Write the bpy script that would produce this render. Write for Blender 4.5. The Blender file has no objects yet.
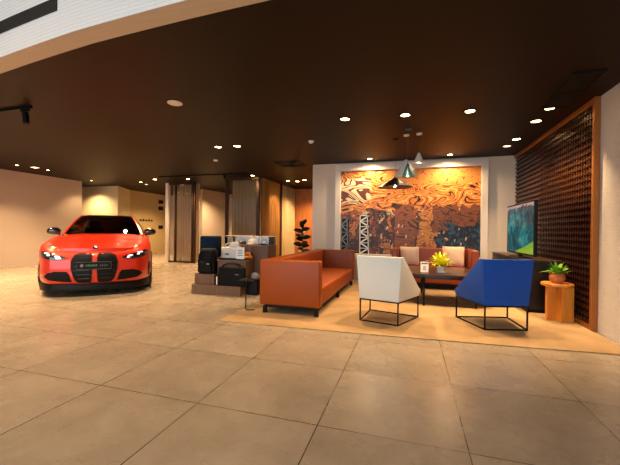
import bpy, bmesh, math, random
from mathutils import Vector, Matrix, Euler
R = math.radians
random.seed(7)
sc = bpy.context.scene
COL = sc.collection
H = 2.67           # ceiling height
RUGZ = .012

# ------------------------------------------------------------------ materials
def lin(c):
    return c / 12.92 if c <= .04045 else ((c + .055) / 1.055) ** 2.4
def rgb(h):
    h = h.lstrip('#')
    return tuple(lin(int(h[i:i + 2], 16) / 255) for i in (0, 2, 4)) + (1,)

def new_mat(name):
    m = bpy.data.materials.new(name)
    m.use_nodes = True
    nt = m.node_tree
    b = nt.nodes['Principled BSDF']
    return m, nt, b
def node(nt, t, **kw):
    n = nt.nodes.new(t)
    for k, v in kw.items():
        if k == 'inp':
            for a, b in v.items(): n.inputs[a].default_value = b
        else: setattr(n, k, v)
    return n
def link(nt, a, b): nt.links.new(a, b)
def mixc(nt, fac, a, b, mode='MIX'):
    n = nt.nodes.new('ShaderNodeMix'); n.data_type = 'RGBA'; n.blend_type = mode
    for s, v in ((n.inputs[0], fac), (n.inputs[6], a), (n.inputs[7], b)):
        if hasattr(v, 'is_linked') or isinstance(v, bpy.types.NodeSocket): nt.links.new(v, s)
        else: s.default_value = v
    return n.outputs[2]
def math_(nt, op, a, b=None, c=None):
    n = nt.nodes.new('ShaderNodeMath'); n.operation = op
    for i, v in enumerate((a, b, c)):
        if v is None: continue
        if isinstance(v, bpy.types.NodeSocket): nt.links.new(v, n.inputs[i])
        else: n.inputs[i].default_value = v
    return n.outputs[0]

def mat(name, col, rough=.5, metal=0, var=.12, scale=8, bump=0, bscale=60, coat=0, sheen=0, emit=None, estr=0, stretch=None, spec=.5):
    m, nt, b = new_mat(name)
    c = rgb(col)
    tc = node(nt, 'ShaderNodeTexCoord')
    mp = node(nt, 'ShaderNodeMapping')
    if stretch: mp.inputs['Scale'].default_value = stretch
    link(nt, tc.outputs['Object'], mp.inputs['Vector'])
    no = node(nt, 'ShaderNodeTexNoise', inp={'Scale': scale, 'Detail': 4})
    link(nt, mp.outputs[0], no.inputs['Vector'])
    d = tuple(x * (1 - var) for x in c[:3]) + (1,)
    l = tuple(min(1, x * (1 + var)) for x in c[:3]) + (1,)
    link(nt, mixc(nt, no.outputs['Fac'], d, l), b.inputs['Base Color'])
    b.inputs['Roughness'].default_value = rough
    b.inputs['Metallic'].default_value = metal
    b.inputs['Coat Weight'].default_value = coat
    b.inputs['Coat Roughness'].default_value = .05
    b.inputs['Sheen Weight'].default_value = sheen
    b.inputs['Specular IOR Level'].default_value = spec
    if bump:
        n2 = node(nt, 'ShaderNodeTexNoise', inp={'Scale': bscale, 'Detail': 3})
        link(nt, mp.outputs[0], n2.inputs['Vector'])
        bp = node(nt, 'ShaderNodeBump', inp={'Strength': bump, 'Distance': .01})
        link(nt, n2.outputs['Fac'], bp.inputs['Height']); link(nt, bp.outputs[0], b.inputs['Normal'])
    if emit:
        b.inputs['Emission Color'].default_value = rgb(emit); b.inputs['Emission Strength'].default_value = estr
    return m

def mat_floor():
    m, nt, b = new_mat('porcelain_tile')
    tc = node(nt, 'ShaderNodeTexCoord'); sp = node(nt, 'ShaderNodeSeparateXYZ')
    link(nt, tc.outputs['Object'], sp.inputs[0])
    S = .793
    gx = math_(nt, 'DIVIDE', math_(nt, 'SUBTRACT', sp.outputs[0], -1.285), S)
    gy = math_(nt, 'DIVIDE', math_(nt, 'SUBTRACT', sp.outputs[1], 1.84), S)
    def groove(g):
        fr = math_(nt, 'FRACT', g)
        e = math_(nt, 'MINIMUM', fr, math_(nt, 'SUBTRACT', 1, fr))
        return math_(nt, 'LESS_THAN', e, .0036)
    gr = math_(nt, 'MAXIMUM', groove(gx), groove(gy))
    cb = node(nt, 'ShaderNodeCombineXYZ')
    link(nt, math_(nt, 'FLOOR', gx), cb.inputs[0]); link(nt, math_(nt, 'FLOOR', gy), cb.inputs[1])
    wn = node(nt, 'ShaderNodeTexWhiteNoise'); link(nt, cb.outputs[0], wn.inputs['Vector'])
    # clouded stone figure, offset per tile
    off = node(nt, 'ShaderNodeVectorMath', operation='SCALE'); off.inputs['Scale'].default_value = 7
    link(nt, wn.outputs['Color'], off.inputs[0])
    ad = node(nt, 'ShaderNodeVectorMath', operation='ADD')
    link(nt, tc.outputs['Object'], ad.inputs[0]); link(nt, off.outputs[0], ad.inputs[1])
    n1 = node(nt, 'ShaderNodeTexNoise', inp={'Scale': 2.6, 'Detail': 9, 'Roughness': .7, 'Distortion': .3})
    link(nt, ad.outputs[0], n1.inputs['Vector'])
    rp = node(nt, 'ShaderNodeValToRGB')
    rp.color_ramp.elements[0].position = .28; rp.color_ramp.elements[0].color = rgb('8b7d6c')
    rp.color_ramp.elements[1].position = .75; rp.color_ramp.elements[1].color = rgb('a89a87')
    link(nt, n1.outputs['Fac'], rp.inputs[0])
    v = math_(nt, 'ADD', math_(nt, 'MULTIPLY', wn.outputs['Value'], .14), .93)
    hv = node(nt, 'ShaderNodeHueSaturation'); link(nt, v, hv.inputs['Value']); link(nt, rp.outputs[0], hv.inputs['Color'])
    link(nt, mixc(nt, gr, hv.outputs[0], rgb('2f2418')), b.inputs['Base Color'])
    n2 = node(nt, 'ShaderNodeTexNoise', inp={'Scale': 5, 'Detail': 5})
    link(nt, tc.outputs['Object'], n2.inputs['Vector'])
    link(nt, math_(nt, 'ADD', math_(nt, 'MULTIPLY', n2.outputs['Fac'], .2), .18), b.inputs['Roughness'])
    bp = node(nt, 'ShaderNodeBump', inp={'Strength': .015, 'Distance': .01})
    n3 = node(nt, 'ShaderNodeTexNoise', inp={'Scale': 14, 'Detail': 3}); link(nt, tc.outputs['Object'], n3.inputs['Vector'])
    link(nt, n3.outputs['Fac'], bp.inputs['Height']); link(nt, bp.outputs[0], b.inputs['Normal'])
    b.inputs['Specular IOR Level'].default_value = .45
    return m

def mat_brickpaint(name, col, sx, sz, bump=.5, axis='yz', var=.05):
    """white painted mosaic / ribbed render"""
    m, nt, b = new_mat(name)
    tc = node(nt, 'ShaderNodeTexCoord'); sp = node(nt, 'ShaderNodeSeparateXYZ'); link(nt, tc.outputs['Object'], sp.inputs[0])
    cb = node(nt, 'ShaderNodeCombineXYZ')
    link(nt, sp.outputs['Y' if axis[0] == 'y' else 'X'], cb.inputs[0]); link(nt, sp.outputs['Z'], cb.inputs[1])
    br = node(nt, 'ShaderNodeTexBrick', inp={'Scale': 1.0, 'Mortar Size': sz * .09, 'Mortar Smooth': .6, 'Brick Width': sx, 'Row Height': sz, 'Bias': 0})
    link(nt, cb.outputs[0], br.inputs['Vector'])
    c = rgb(col)
    br.inputs['Color1'].default_value = c
    br.inputs['Color2'].default_value = tuple(x * (1 - var) for x in c[:3]) + (1,)
    br.inputs['Mortar'].default_value = tuple(x * .78 for x in c[:3]) + (1,)
    link(nt, br.outputs['Color'], b.inputs['Base Color'])
    bp = node(nt, 'ShaderNodeBump', inp={'Strength': bump, 'Distance': .006}); bp.invert = True
    link(nt, br.outputs['Fac'], bp.inputs['Height']); link(nt, bp.outputs[0], b.inputs['Normal'])
    b.inputs['Roughness'].default_value = .7
    return m

def mat_wood(name, a, c, stretch=(1, 1, 14), scale=3, rough=.45, slat=0, axis=0):
    m, nt, b = new_mat(name)
    tc = node(nt, 'ShaderNodeTexCoord'); mp = node(nt, 'ShaderNodeMapping'); mp.inputs['Scale'].default_value = stretch
    link(nt, tc.outputs['Object'], mp.inputs['Vector'])
    n1 = node(nt, 'ShaderNodeTexNoise', inp={'Scale': scale, 'Detail': 5, 'Distortion': .6}); link(nt, mp.outputs[0], n1.inputs['Vector'])
    rp = node(nt, 'ShaderNodeValToRGB'); rp.color_ramp.elements[0].position = .3; rp.color_ramp.elements[0].color = rgb(a)
    rp.color_ramp.elements[1].position = .7; rp.color_ramp.elements[1].color = rgb(c)
    link(nt, n1.outputs['Fac'], rp.inputs[0]); link(nt, rp.outputs[0], b.inputs['Base Color'])
    b.inputs['Roughness'].default_value = rough
    bp = node(nt, 'ShaderNodeBump', inp={'Strength': .15, 'Distance': .005}); link(nt, n1.outputs['Fac'], bp.inputs['Height']); link(nt, bp.outputs[0], b.inputs['Normal'])
    return m

def mat_mural():
    m, nt, b = new_mat('mural_print')
    tc = node(nt, 'ShaderNodeTexCoord'); co = tc.outputs['Object']     # x 0..2.93, z 0..1.9
    sp = node(nt, 'ShaderNodeSeparateXYZ'); link(nt, co, sp.inputs[0]); X, Z = sp.outputs[0], sp.outputs[2]
    def noise(scale, detail=3, dist=0, vec=co, off=0):
        n = node(nt, 'ShaderNodeTexNoise', inp={'Scale': scale, 'Detail': detail, 'Distortion': dist})
        if off:
            a = node(nt, 'ShaderNodeVectorMath', operation='ADD'); a.inputs[1].default_value = (off, 0, off); link(nt, vec, a.inputs[0]); vec = a.outputs[0]
        link(nt, vec, n.inputs['Vector']); return n
    mp = node(nt, 'ShaderNodeMapping'); mp.inputs['Rotation'].default_value = (0, R(-22), 0); mp.inputs['Scale'].default_value = (.8, 1, 1.9)
    link(nt, co, mp.inputs['Vector'])
    warp = noise(1.5, 2.2, 1.1, mp.outputs[0])
    # flowing contour bands
    ph = math_(nt, 'MULTIPLY', warp.outputs['Fac'], 74)
    wave = math_(nt, 'ADD', math_(nt, 'MULTIPLY', math_(nt, 'SINE', ph), .5), .5)
    band = wave
    fill = node(nt, 'ShaderNodeValToRGB'); cr = fill.color_ramp; cr.interpolation = 'EASE'
    cr.elements[0].position = .3; cr.elements[0].color = rgb('a8480f')
    cr.elements[1].position = .72; cr.elements[1].color = rgb('f0bc66')
    for p, c in ((.42, 'cc6c18'), (.52, 'e08a26'), (.6, 'd2751c')):
        e = cr.elements.new(p); e.color = rgb(c)
    fn_ = noise(2.6, 5, 1.2, mp.outputs[0], 4); link(nt, fn_.outputs['Fac'], fill.inputs[0])
    ink = math_(nt, 'LESS_THAN', wave, .09)
    glint = math_(nt, 'GREATER_THAN', wave, .93)
    class _F: pass
    fiery = _F(); fiery.outputs = [mixc(nt, ink, mixc(nt, math_(nt, 'MULTIPLY', glint, .6), fill.outputs[0], rgb('f3cf86')), rgb('3a1608'))]
    # lower district: brown blocks with dark outlines
    vo = node(nt, 'ShaderNodeTexVoronoi', inp={'Scale': 6.5, 'Randomness': .95}); vo.feature = 'F1'
    vmp = node(nt, 'ShaderNodeMapping'); vmp.inputs['Scale'].default_value = (1.5, 1, .8); link(nt, co, vmp.inputs['Vector'])
    wv = node(nt, 'ShaderNodeVectorMath', operation='MULTIPLY_ADD'); nn = noise(5, 3)
    link(nt, nn.outputs['Color'], wv.inputs[0]); wv.inputs[1].default_value = (.5, 0, .5); link(nt, vmp.outputs[0], wv.inputs[2])
    link(nt, wv.outputs[0], vo.inputs['Vector'])
    blk = node(nt, 'ShaderNodeValToRGB'); cr = blk.color_ramp; cr.interpolation = 'CONSTANT'
    cr.elements[0].position = 0; cr.elements[0].color = rgb('94501a')
    cr.elements[1].position = .86; cr.elements[1].color = rgb('d9b88c')
    for p, c in ((.18, '6e3614'), (.34, 'a85a1e'), (.5, '4a2014'), (.6, 'c4742a'), (.74, '84461a')):
        e = cr.elements.new(p); e.color = rgb(c)
    sep = node(nt, 'ShaderNodeSeparateColor'); link(nt, vo.outputs['Color'], sep.inputs[0]); link(nt, sep.outputs[0], blk.inputs[0])
    vd = node(nt, 'ShaderNodeTexVoronoi', inp={'Scale': 6.5, 'Randomness': .95}); vd.feature = 'DISTANCE_TO_EDGE'; link(nt, wv.outputs[0], vd.inputs['Vector'])
    out = math_(nt, 'LESS_THAN', vd.outputs['Distance'], .06)
    blkc = mixc(nt, out, blk.outputs[0], rgb('24120c'))
    fl = noise(11, 2, 0, co, 3)
    blkc = mixc(nt, math_(nt, 'GREATER_THAN', fl.outputs['Fac'], .68), blkc, rgb('e6c9a0'))
    # height split, ragged
    rag = noise(1.6, 3, 0, co, 9)
    hh = math_(nt, 'ADD', Z, math_(nt, 'MULTIPLY', math_(nt, 'SUBTRACT', rag.outputs['Fac'], .5), .9))
    up = math_(nt, 'GREATER_THAN', hh, .98)
    col = mixc(nt, up, blkc, fiery.outputs[0])
    # big plain clay patch in the middle and an ochre figure patch
    def boxmask(x0, x1, z0, z1, wob=.12, off=1):
        n = noise(4, 2, 0, co, off); d = math_(nt, 'MULTIPLY', math_(nt, 'SUBTRACT', n.outputs['Fac'], .5), wob * 4)
        xx = math_(nt, 'ADD', X, d); zz = math_(nt, 'ADD', Z, d)
        a = math_(nt, 'MULTIPLY', math_(nt, 'GREATER_THAN', xx, x0), math_(nt, 'LESS_THAN', xx, x1))
        return math_(nt, 'MULTIPLY', a, math_(nt, 'MULTIPLY', math_(nt, 'GREATER_THAN', zz, z0), math_(nt, 'LESS_THAN', zz, z1)))
    fine = noise(9, 3, 1.2, co, 5)
    fine_l = math_(nt, 'GREATER_THAN', fine.outputs['Fac'], .6)
    col = mixc(nt, boxmask(1.22, 1.62, .1, 1.1, .03), col, rgb('925020'))
    col = mixc(nt, boxmask(1.72, 2.12, .1, .95, .07, 2), col, mixc(nt, fine_l, rgb('d08a36'), rgb('b06a22')))
    col = mixc(nt, boxmask(2.0, 2.9, .5, 1.05, .1, 4), col, mixc(nt, fine_l, rgb('8a4c22'), rgb('4c2814')))
    col = mixc(nt, math_(nt, 'MULTIPLY', ink, .85), col, rgb('2a120a'))
    # night blue corner
    col = mixc(nt, boxmask(2.15, 3.2, -.2, .62, .2, 7), col, mixc(nt, math_(nt, 'GREATER_THAN', fine.outputs['Fac'], .55), rgb('141a22'), rgb('28516a')))
    # cream scroll at the upper left
    cmask = boxmask(-.1, .62, 1.12, 1.72, .15, 6)
    col = mixc(nt, cmask, col, mixc(nt, math_(nt, 'GREATER_THAN', band, .32), rgb('5a2a14'), rgb('e2cda6')))
    # speckled upper right sky
    smask = boxmask(1.0, 3.2, 1.52, 2.4, .1, 8)
    sp2 = noise(16, 2, 0, co, 12)
    col = mixc(nt, smask, col, mixc(nt, math_(nt, 'GREATER_THAN', sp2.outputs['Fac'], .62), rgb('d3883c'), rgb('7a3212')))
    link(nt, col, b.inputs['Base Color'])
    b.inputs['Roughness'].default_value = .45
    return m

def mat_tv():
    m, nt, b = new_mat('tv_picture')
    tc = node(nt, 'ShaderNodeTexCoord'); sp = node(nt, 'ShaderNodeSeparateXYZ'); link(nt, tc.outputs['Object'], sp.inputs[0])
    Y, Z = sp.outputs[1], sp.outputs[2]      # Y along the screen, near end = 0 ; Z 0..0.78
    n = node(nt, 'ShaderNodeTexNoise', inp={'Scale': 3.2, 'Detail': 7, 'Roughness': .7, 'Distortion': .7}); link(nt, tc.outputs['Object'], n.inputs['Vector'])
    rp = node(nt, 'ShaderNodeValToRGB'); cr = rp.color_ramp
    cr.elements[0].position = .3; cr.elements[0].color = rgb('06181c'); cr.elements[1].position = .75; cr.elements[1].color = rgb('4fa59d')
    e = cr.elements.new(.48); e.color = rgb('0c4a52'); e = cr.elements.new(.6); e.color = rgb('1d7f80')
    link(nt, n.outputs['Fac'], rp.inputs[0]); col = rp.outputs[0]
    hill = math_(nt, 'LESS_THAN', math_(nt, 'ADD', Z, math_(nt, 'MULTIPLY', n.outputs['Fac'], .12)), math_(nt, 'SUBTRACT', .24, math_(nt, 'MULTIPLY', Y, .22)))
    col = mixc(nt, hill, col, rgb('7fae2c'))
    sky = math_(nt, 'GREATER_THAN', math_(nt, 'ADD', Z, math_(nt, 'MULTIPLY', n.outputs['Fac'], .3)), .84)
    col = mixc(nt, sky, col, rgb('a89a98'))
    b.inputs['Base Color'].default_value = (.01, .01, .01, 1); b.inputs['Roughness'].default_value = .12
    link(nt, col, b.inputs['Emission Color']); b.inputs['Emission Strength'].default_value = .85
    return m

def mat_glass(name, tint='ffffff', refl=1.0, trans=.92, rough=.02):
    m = bpy.data.materials.new(name); m.use_nodes = True; nt = m.node_tree; nt.nodes.clear()
    o = node(nt, 'ShaderNodeOutputMaterial'); t = node(nt, 'ShaderNodeBsdfTransparent'); g = node(nt, 'ShaderNodeBsdfGlossy', inp={'Roughness': rough})
    c = rgb(tint); t.inputs['Color'].default_value = tuple(x * trans for x in c[:3]) + (1,)
    f = node(nt, 'ShaderNodeFresnel', inp={'IOR': 1.5}); mx = node(nt, 'ShaderNodeMixShader')
    fm = math_(nt, 'MULTIPLY', f.outputs[0], refl)
    link(nt, fm, mx.inputs[0]); link(nt, t.outputs[0], mx.inputs[1]); link(nt, g.outputs[0], mx.inputs[2]); link(nt, mx.outputs[0], o.inputs[0])
    return m

def mat_sheer(name, col, opac):
    m, nt, b = new_mat(name)
    b.inputs['Base Color'].default_value = rgb(col); b.inputs['Roughness'].default_value = .9
    tc = node(nt, 'ShaderNodeTexCoord'); mp = node(nt, 'ShaderNodeMapping'); mp.inputs['Scale'].default_value = (30, 30, 1.0); link(nt, tc.outputs['Object'], mp.inputs[0])
    n = node(nt, 'ShaderNodeTexNoise', inp={'Scale': 1.0, 'Detail': 3}); link(nt, mp.outputs[0], n.inputs['Vector'])
    c = rgb(col)
    link(nt, mixc(nt, n.outputs['Fac'], tuple(x * .6 for x in c[:3]) + (1,), tuple(min(1, x * 1.3) for x in c[:3]) + (1,)), b.inputs['Base Color'])
    b.inputs['Alpha'].default_value = opac
    return m

M = {}
M['floor'] = mat_floor()
M['ceil'] = mat('dark_brown_ceiling', '1d0f05', .55, var=.1, scale=2, bump=.04, bscale=8, spec=.18)
M['whitebrick'] = mat_brickpaint('white_mosaic_wall', 'd8d2ca', .11, .024, .8, 'yz')
M['bulk'] = mat_brickpaint('white_bulkhead_render', 'e4e2de', .5, .03, .25, 'xz', .02)
M['bulkin'] = mat('bulkhead_soffit', 'cdbca6', .7, var=.12, scale=3, stretch=(1, 14, 1))
M['beige'] = mat('beige_wall_paint', 'ddcfbd', .65, var=.04, scale=2)
M['plain'] = mat('warm_wall_paint', 'baaa98', .6, var=.05, scale=1)
M['cream'] = mat('cream_wall_paint', 'd9c9a0', .6, var=.05, scale=1)
M['ochre'] = mat('ochre_wall_paint', 'bfa673', .6, var=.06, scale=2)
M['orangewood'] = mat_wood('orange_wood_panel', 'a8602a', 'c97c36', (3, 3, .5), 4)
M['rug'] = mat('beige_rug', 'a98b62', .95, var=.5, scale=3.0, bump=.5, bscale=220)
M['leather'] = mat('burnt_orange_leather', '8c3f09', .42, var=.1, scale=3, bump=.12, bscale=140, spec=.3)
M['leather2'] = mat('rust_leather', '96401c', .45, var=.1, scale=3, bump=.12, bscale=140)
M['blackmetal'] = mat('black_metal', '100e0d', .38, .6, var=.1)
M['black'] = mat('black_matte', '070606', .5, var=.2, spec=.2)
M['blackwood'] = mat_wood('blackened_wood', '060504', '0d0a08', (1, 8, 1), 3, .4)
M['tabletop'] = mat_wood('dark_walnut', '21130c', '3a2114', (1, 9, 1), 3, .3)
M['blue'] = mat('cobalt_felt', '0046a6', .85, var=.12, scale=30, bump=.2, bscale=300)
M['whitefab'] = mat('off_white_felt', 'd9dcd6', .8, var=.04, scale=30, bump=.15, bscale=300)
M['cushion'] = mat('pale_pink_linen', 'dcc0a6', .9, var=.06, scale=20, bump=.3, bscale=260)
M['oak'] = mat_wood('honey_oak', 'c87624', 'dd9238', (6, 6, .7), 3, .4)
M['terra'] = mat('terracotta', 'c9763c', .55, var=.1, scale=8)
M['leaf'] = mat('fresh_green_leaf', '6fa32c', .5, var=.35, scale=14)
M['leafy'] = mat('yellow_leaf', 'd8d424', .5, var=.25, scale=14)
M['darkleaf'] = mat('dark_rubber_leaf', '171d16', .3, var=.3, scale=6)
M['stem'] = mat('brown_stem', '5a3b20', .7)
M['soil'] = mat('potting_soil', '24180f', .9, var=.4, scale=40)
M['whitecer'] = mat('white_ceramic', 'e6e2dc', .25, var=.03)
M['whitepl'] = mat('white_plastic', 'e8e4dc', .4, var=.03)
M['frame'] = mat('white_frame_lacquer', 'e6dfd4', .5, var=.03)
M['mural'] = mat_mural()
M['lattice'] = mat('dark_bronze_lattice', '3d1c0c', .3, .45, var=.25, scale=10)
M['latback'] = mat('lattice_backing', '0d0704', .6, var=.2)
M['copper'] = mat('copper_trim', 'a8672c', .4, .5, var=.1, scale=5)
M['plinth'] = mat_wood('ribbed_walnut', '4f3726', '7a5a40', (26, 26, .5), 3, .55)
M['plinthtop'] = mat_wood('walnut_top', '6d5240', '8d6d55', (2, 9, 1), 3, .5)
M['navy'] = mat('navy_fabric', '0a2236', .8, spec=.2, var=.2, scale=12)
M['blackfab'] = mat('black_nylon', '060607', .7, spec=.2, var=.3, scale=20, bump=.3, bscale=40)
M['whitebag'] = mat('white_canvas', 'e8dfd0', .8, var=.06, scale=10, bump=.3, bscale=30)
M['paper'] = mat('white_card', 'f0eeea', .5, var=.02)
M['ink'] = mat('printed_ink', '6d6a70', .6, var=.1)
M['orangefab'] = mat('orange_fabric', 'd8862a', .7, var=.3, scale=20)
M['brownpost'] = mat('bronze_post', '3a2517', .45, .3, var=.1)
M['curtain'] = mat_sheer('tan_sheer_curtain', 'cdb48c', .8)
M['curtain2'] = mat_sheer('taupe_curtain', 'c9aa7c', 1)
M['curtain3'] = mat_sheer('amber_curtain', 'b5803f', 1)
M['curtain4'] = mat_sheer('pale_gold_curtain', 'd8bd8e', 1)
M['glass'] = mat_glass('clear_glass', 'ffffff', 1.0, .94)
M['caseglass'] = mat_glass('case_glass', 'fff6ea', 1.2, .93)
M['tv'] = mat_tv()
M['teal'] = mat('teal_lacquer', '1c5560', .35, var=.1)
M['shadein'] = mat('shade_lining', 'd8c6a6', .5, var=.05)
M['darkshade'] = mat('charcoal_lacquer', '1a1713', .3, var=.1)
M['shadewhite'] = mat('cream_lacquer', 'd8d2c8', .35, var=.04)
M['lens'] = mat('lamp_lens', 'ffd9a0', .4, emit='ffcf8a', estr=40)
M['lens_dim'] = mat('lamp_lens_dim', 'ffd9a0', .4, emit='ffd7a0', estr=6)
M['grey'] = mat('grey_metal', '6f6a64', .4, .6)
M['chrome'] = mat('chrome', 'd5d5d5', .12, 1, var=.02)
M['darkvent'] = mat('black_vent', '080807', .6)
# car
def mat_paint():
    m, nt, b = new_mat('orange_red_car_paint')
    tc = node(nt, 'ShaderNodeTexCoord')
    n = node(nt, 'ShaderNodeTexNoise', inp={'Scale': 400, 'Detail': 1}); link(nt, tc.outputs['Object'], n.inputs['Vector'])
    link(nt, mixc(nt, n.outputs['Fac'], rgb('b81c04'), rgb('d83008')), b.inputs['Base Color'])
    b.inputs['Metallic'].default_value = .15; b.inputs['Roughness'].default_value = .38
    b.inputs['Coat Weight'].default_value = .7; b.inputs['Coat Roughness'].default_value = .04
    return m
M['paint'] = mat_paint()
M['carbon'] = mat('carbon_black', '0a0a0b', .15, 0, coat=1, scale=90, var=.3)
M['tyre'] = mat('tyre_rubber', '0b0b0b', .75, bump=.3, bscale=30)
M['rim'] = mat('dark_alloy', '28282a', .3, .9)
M['carglass'] = mat_glass('tinted_car_glass', '9fb0ae', 1.0, .16)
M['lamp_in'] = mat('headlamp_housing', '101216', .15, coat=1)
M['drl'] = mat('daylight_strip', 'ffffff', .3, emit='e8f2ff', estr=.9)
M['rimred'] = mat('polished_red_rim', 'c03a28', .12, .6)
M['seat'] = mat('car_seat_leather', '0c0a09', .6, spec=.2)
M['bluebadge'] = mat('badge_blue', '1d62b0', .3)
M['greentext'] = mat('plate_green', '4f8f6a', .5)

# ------------------------------------------------------------------ mesh helpers
class MB:
    def __init__(s): s.v = []; s.f = []
    def add(s, vs, fs):
        o = len(s.v); s.v += [Vector(p) for p in vs]; s.f += [[i + o for i in f] for f in fs]; return s
    def bm(s, b, mtx=None):
        b.verts.index_update(); o = len(s.v)
        s.v += [(mtx @ x.co if mtx else x.co.copy()) for x in b.verts]
        s.f += [[x.index + o for x in f.verts] for f in b.faces]; b.free(); return s
    def box(s, c, d, bev=0, rot=None, seg=2):
        b = bmesh.new(); bmesh.ops.create_cube(b, size=1)
        for v in b.verts: v.co = Vector((v.co.x * d[0], v.co.y * d[1], v.co.z * d[2]))
        if bev: bmesh.ops.bevel(b, geom=b.edges[:], offset=min(bev, min(d) * .49), segments=seg, profile=.5, affect='EDGES')
        m = Matrix.Translation(c)
        if rot: m = m @ Euler(rot).to_matrix().to_4x4()
        return s.bm(b, m)
    def b2(s, lo, hi, bev=0, seg=2):
        c = [(a + b) / 2 for a, b in zip(lo, hi)]; d = [abs(b - a) for a, b in zip(lo, hi)]
        return s.box(c, d, bev, None, seg)
    def tube(s, pts, r, n=8, cap=True):
        pts = [Vector(p) for p in pts]; rs = r if isinstance(r, (list, tuple)) else [r] * len(pts)
        rings = []; up = None
        for i, p in enumerate(pts):
            t = ((pts[min(i + 1, len(pts) - 1)] - pts[max(i - 1, 0)])).normalized()
            a = Vector((0, 0, 1)) if abs(t.z) < .9 else Vector((1, 0, 0))
            if up is not None and abs(up.dot(t)) < .95: a = up
            x = t.cross(a).normalized(); y = x.cross(t).normalized(); up = y
            rings.append([p + x * math.cos(k * 2 * math.pi / n) * rs[i] + y * math.sin(k * 2 * math.pi / n) * rs[i] for k in range(n)])
        vs = [q for g in rings for q in g]; fs = []
        for i in range(len(pts) - 1):
            for k in range(n):
                fs.append([i * n + k, i * n + (k + 1) % n, (i + 1) * n + (k + 1) % n, (i + 1) * n + k])
        if cap: fs.append(list(range(n))[::-1]); fs.append([len(vs) - n + k for k in range(n)])
        return s.add(vs, fs)
    def lathe(s, prof, c=(0, 0, 0), n=28, sx=1, sy=1):
        vs = []; fs = []
        for (r, z) in prof:
            for k in range(n):
                a = 2 * math.pi * k / n; vs.append((c[0] + r * math.cos(a) * sx, c[1] + r * math.sin(a) * sy, c[2] + z))
        m = len(prof)
        for i in range(m - 1):
            for k in range(n):
                fs.append([i * n + k, i * n + (k + 1) % n, (i + 1) * n + (k + 1) % n, (i + 1) * n + k])
        if prof[0][0] > 1e-5: fs.append(list(range(n))[::-1])
        if prof[-1][0] > 1e-5: fs.append([(m - 1) * n + k for k in range(n)])
        return s.add(vs, fs)
    def prism(s, poly, axis, a, b):
        """polygon of 2D points extruded from a to b along axis ('x','y','z')"""
        def P(p, t):
            return {'z': (p[0], p[1], t), 'y': (p[0], t, p[1]), 'x': (t, p[0], p[1])}[axis]
        n = len(poly); vs = [P(p, a) for p in poly] + [P(p, b) for p in poly]
        fs = [list(range(n))[::-1], [n + i for i in range(n)]] + [[i, (i + 1) % n, n + (i + 1) % n, n + i] for i in range(n)]
        return s.add(vs, fs)
    def hull(s, bot, top):
        n = len(bot); vs = list(bot) + list(top)
        fs = [list(range(n))[::-1], [n + i for i in range(n)]] + [[i, (i + 1) % n, n + (i + 1) % n, n + i] for i in range(n)]
        return s.add(vs, fs)
    def build(s, name, m, parent=None, smooth=False, loc=None, bevel=0):
        me = bpy.data.meshes.new(name); me.from_pydata([tuple(v) for v in s.v], [], s.f)
        b = bmesh.new(); b.from_mesh(me)
        bmesh.ops.remove_doubles(b, verts=b.verts, dist=1e-6)
        bmesh.ops.recalc_face_normals(b, faces=b.faces)
        if bevel: bmesh.ops.bevel(b, geom=b.edges[:], offset=bevel, segments=2, profile=.5, affect='EDGES')
        b.to_mesh(me); b.free()
        me.materials.append(m if isinstance(m, bpy.types.Material) else M[m])
        if smooth:
            for p in me.polygons: p.use_smooth = True
            try: me.set_sharp_from_angle(angle=R(42))
            except Exception: pass
        o = bpy.data.objects.new(name, me); COL.objects.link(o)
        if parent: o.parent = parent
        if loc: o.location = loc
        return o

def tag(o, label=None, cat=None, group=None, kind=None):
    for k, v in (('label', label), ('category', cat), ('group', group), ('kind', kind)):
        if v: o[k] = v
    return o
def thing(name, label, cat, loc=(0, 0, 0), rz=0, group=None):
    o = bpy.data.objects.new(name, None); COL.objects.link(o); o.empty_display_size = .1
    o.location = loc; o.rotation_euler = (0, 0, rz)
    return tag(o, label, cat, group)
def struct(mb, name, m, **k):
    o = mb.build(name, m, **k); o['kind'] = 'structure'; return o
def copy_tree(o, parent=None):
    c = o.copy(); COL.objects.link(c)
    if parent: c.parent = parent
    for ch in list(o.children): copy_tree(ch, c)
    return c

# ------------------------------------------------------------------ camera
cam = bpy.data.cameras.new('camera'); co = bpy.data.objects.new('camera', cam); COL.objects.link(co); sc.camera = co
cam.sensor_width = 36; cam.lens = 36 * 335 / 620; cam.clip_start = .05
yaw, pit, roll = -.290, -.006, .012
f = Vector((math.sin(yaw) * math.cos(pit), math.cos(yaw) * math.cos(pit), math.sin(pit)))
r = Vector((math.cos(yaw), -math.sin(yaw), 0)); u = r.cross(f)
r2 = r * math.cos(roll) + u * math.sin(roll); u2 = -r * math.sin(roll) + u * math.cos(roll)
mw = Matrix((r2, u2, -f)).transposed().to_4x4(); mw.translation = (0, 0, 1.11)
co.matrix_world = mw

# ------------------------------------------------------------------ room
struct(MB().b2((-18, -6, -.1), (2.3, 15, 0)), 'floor', 'floor')
# curved front edge of the low ceiling
edge = [(-9, 2.95), (-6, 2.62), (-4.6, 2.44), (-4.03, 2.37), (-3.45, 2.29), (-3.0, 2.235), (-2.6, 2.19), (-2.26, 2.165), (-1.67, 2.13), (-1.24, 2.11), (-.93, 2.1), (0, 2.09), (2.3, 2.09)]
poly = edge + [(2.3, 15), (-18, 15), (-18, 2.95)]
struct(MB().prism(poly, 'z', H, H + .08), 'ceiling', 'ceil')
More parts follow.
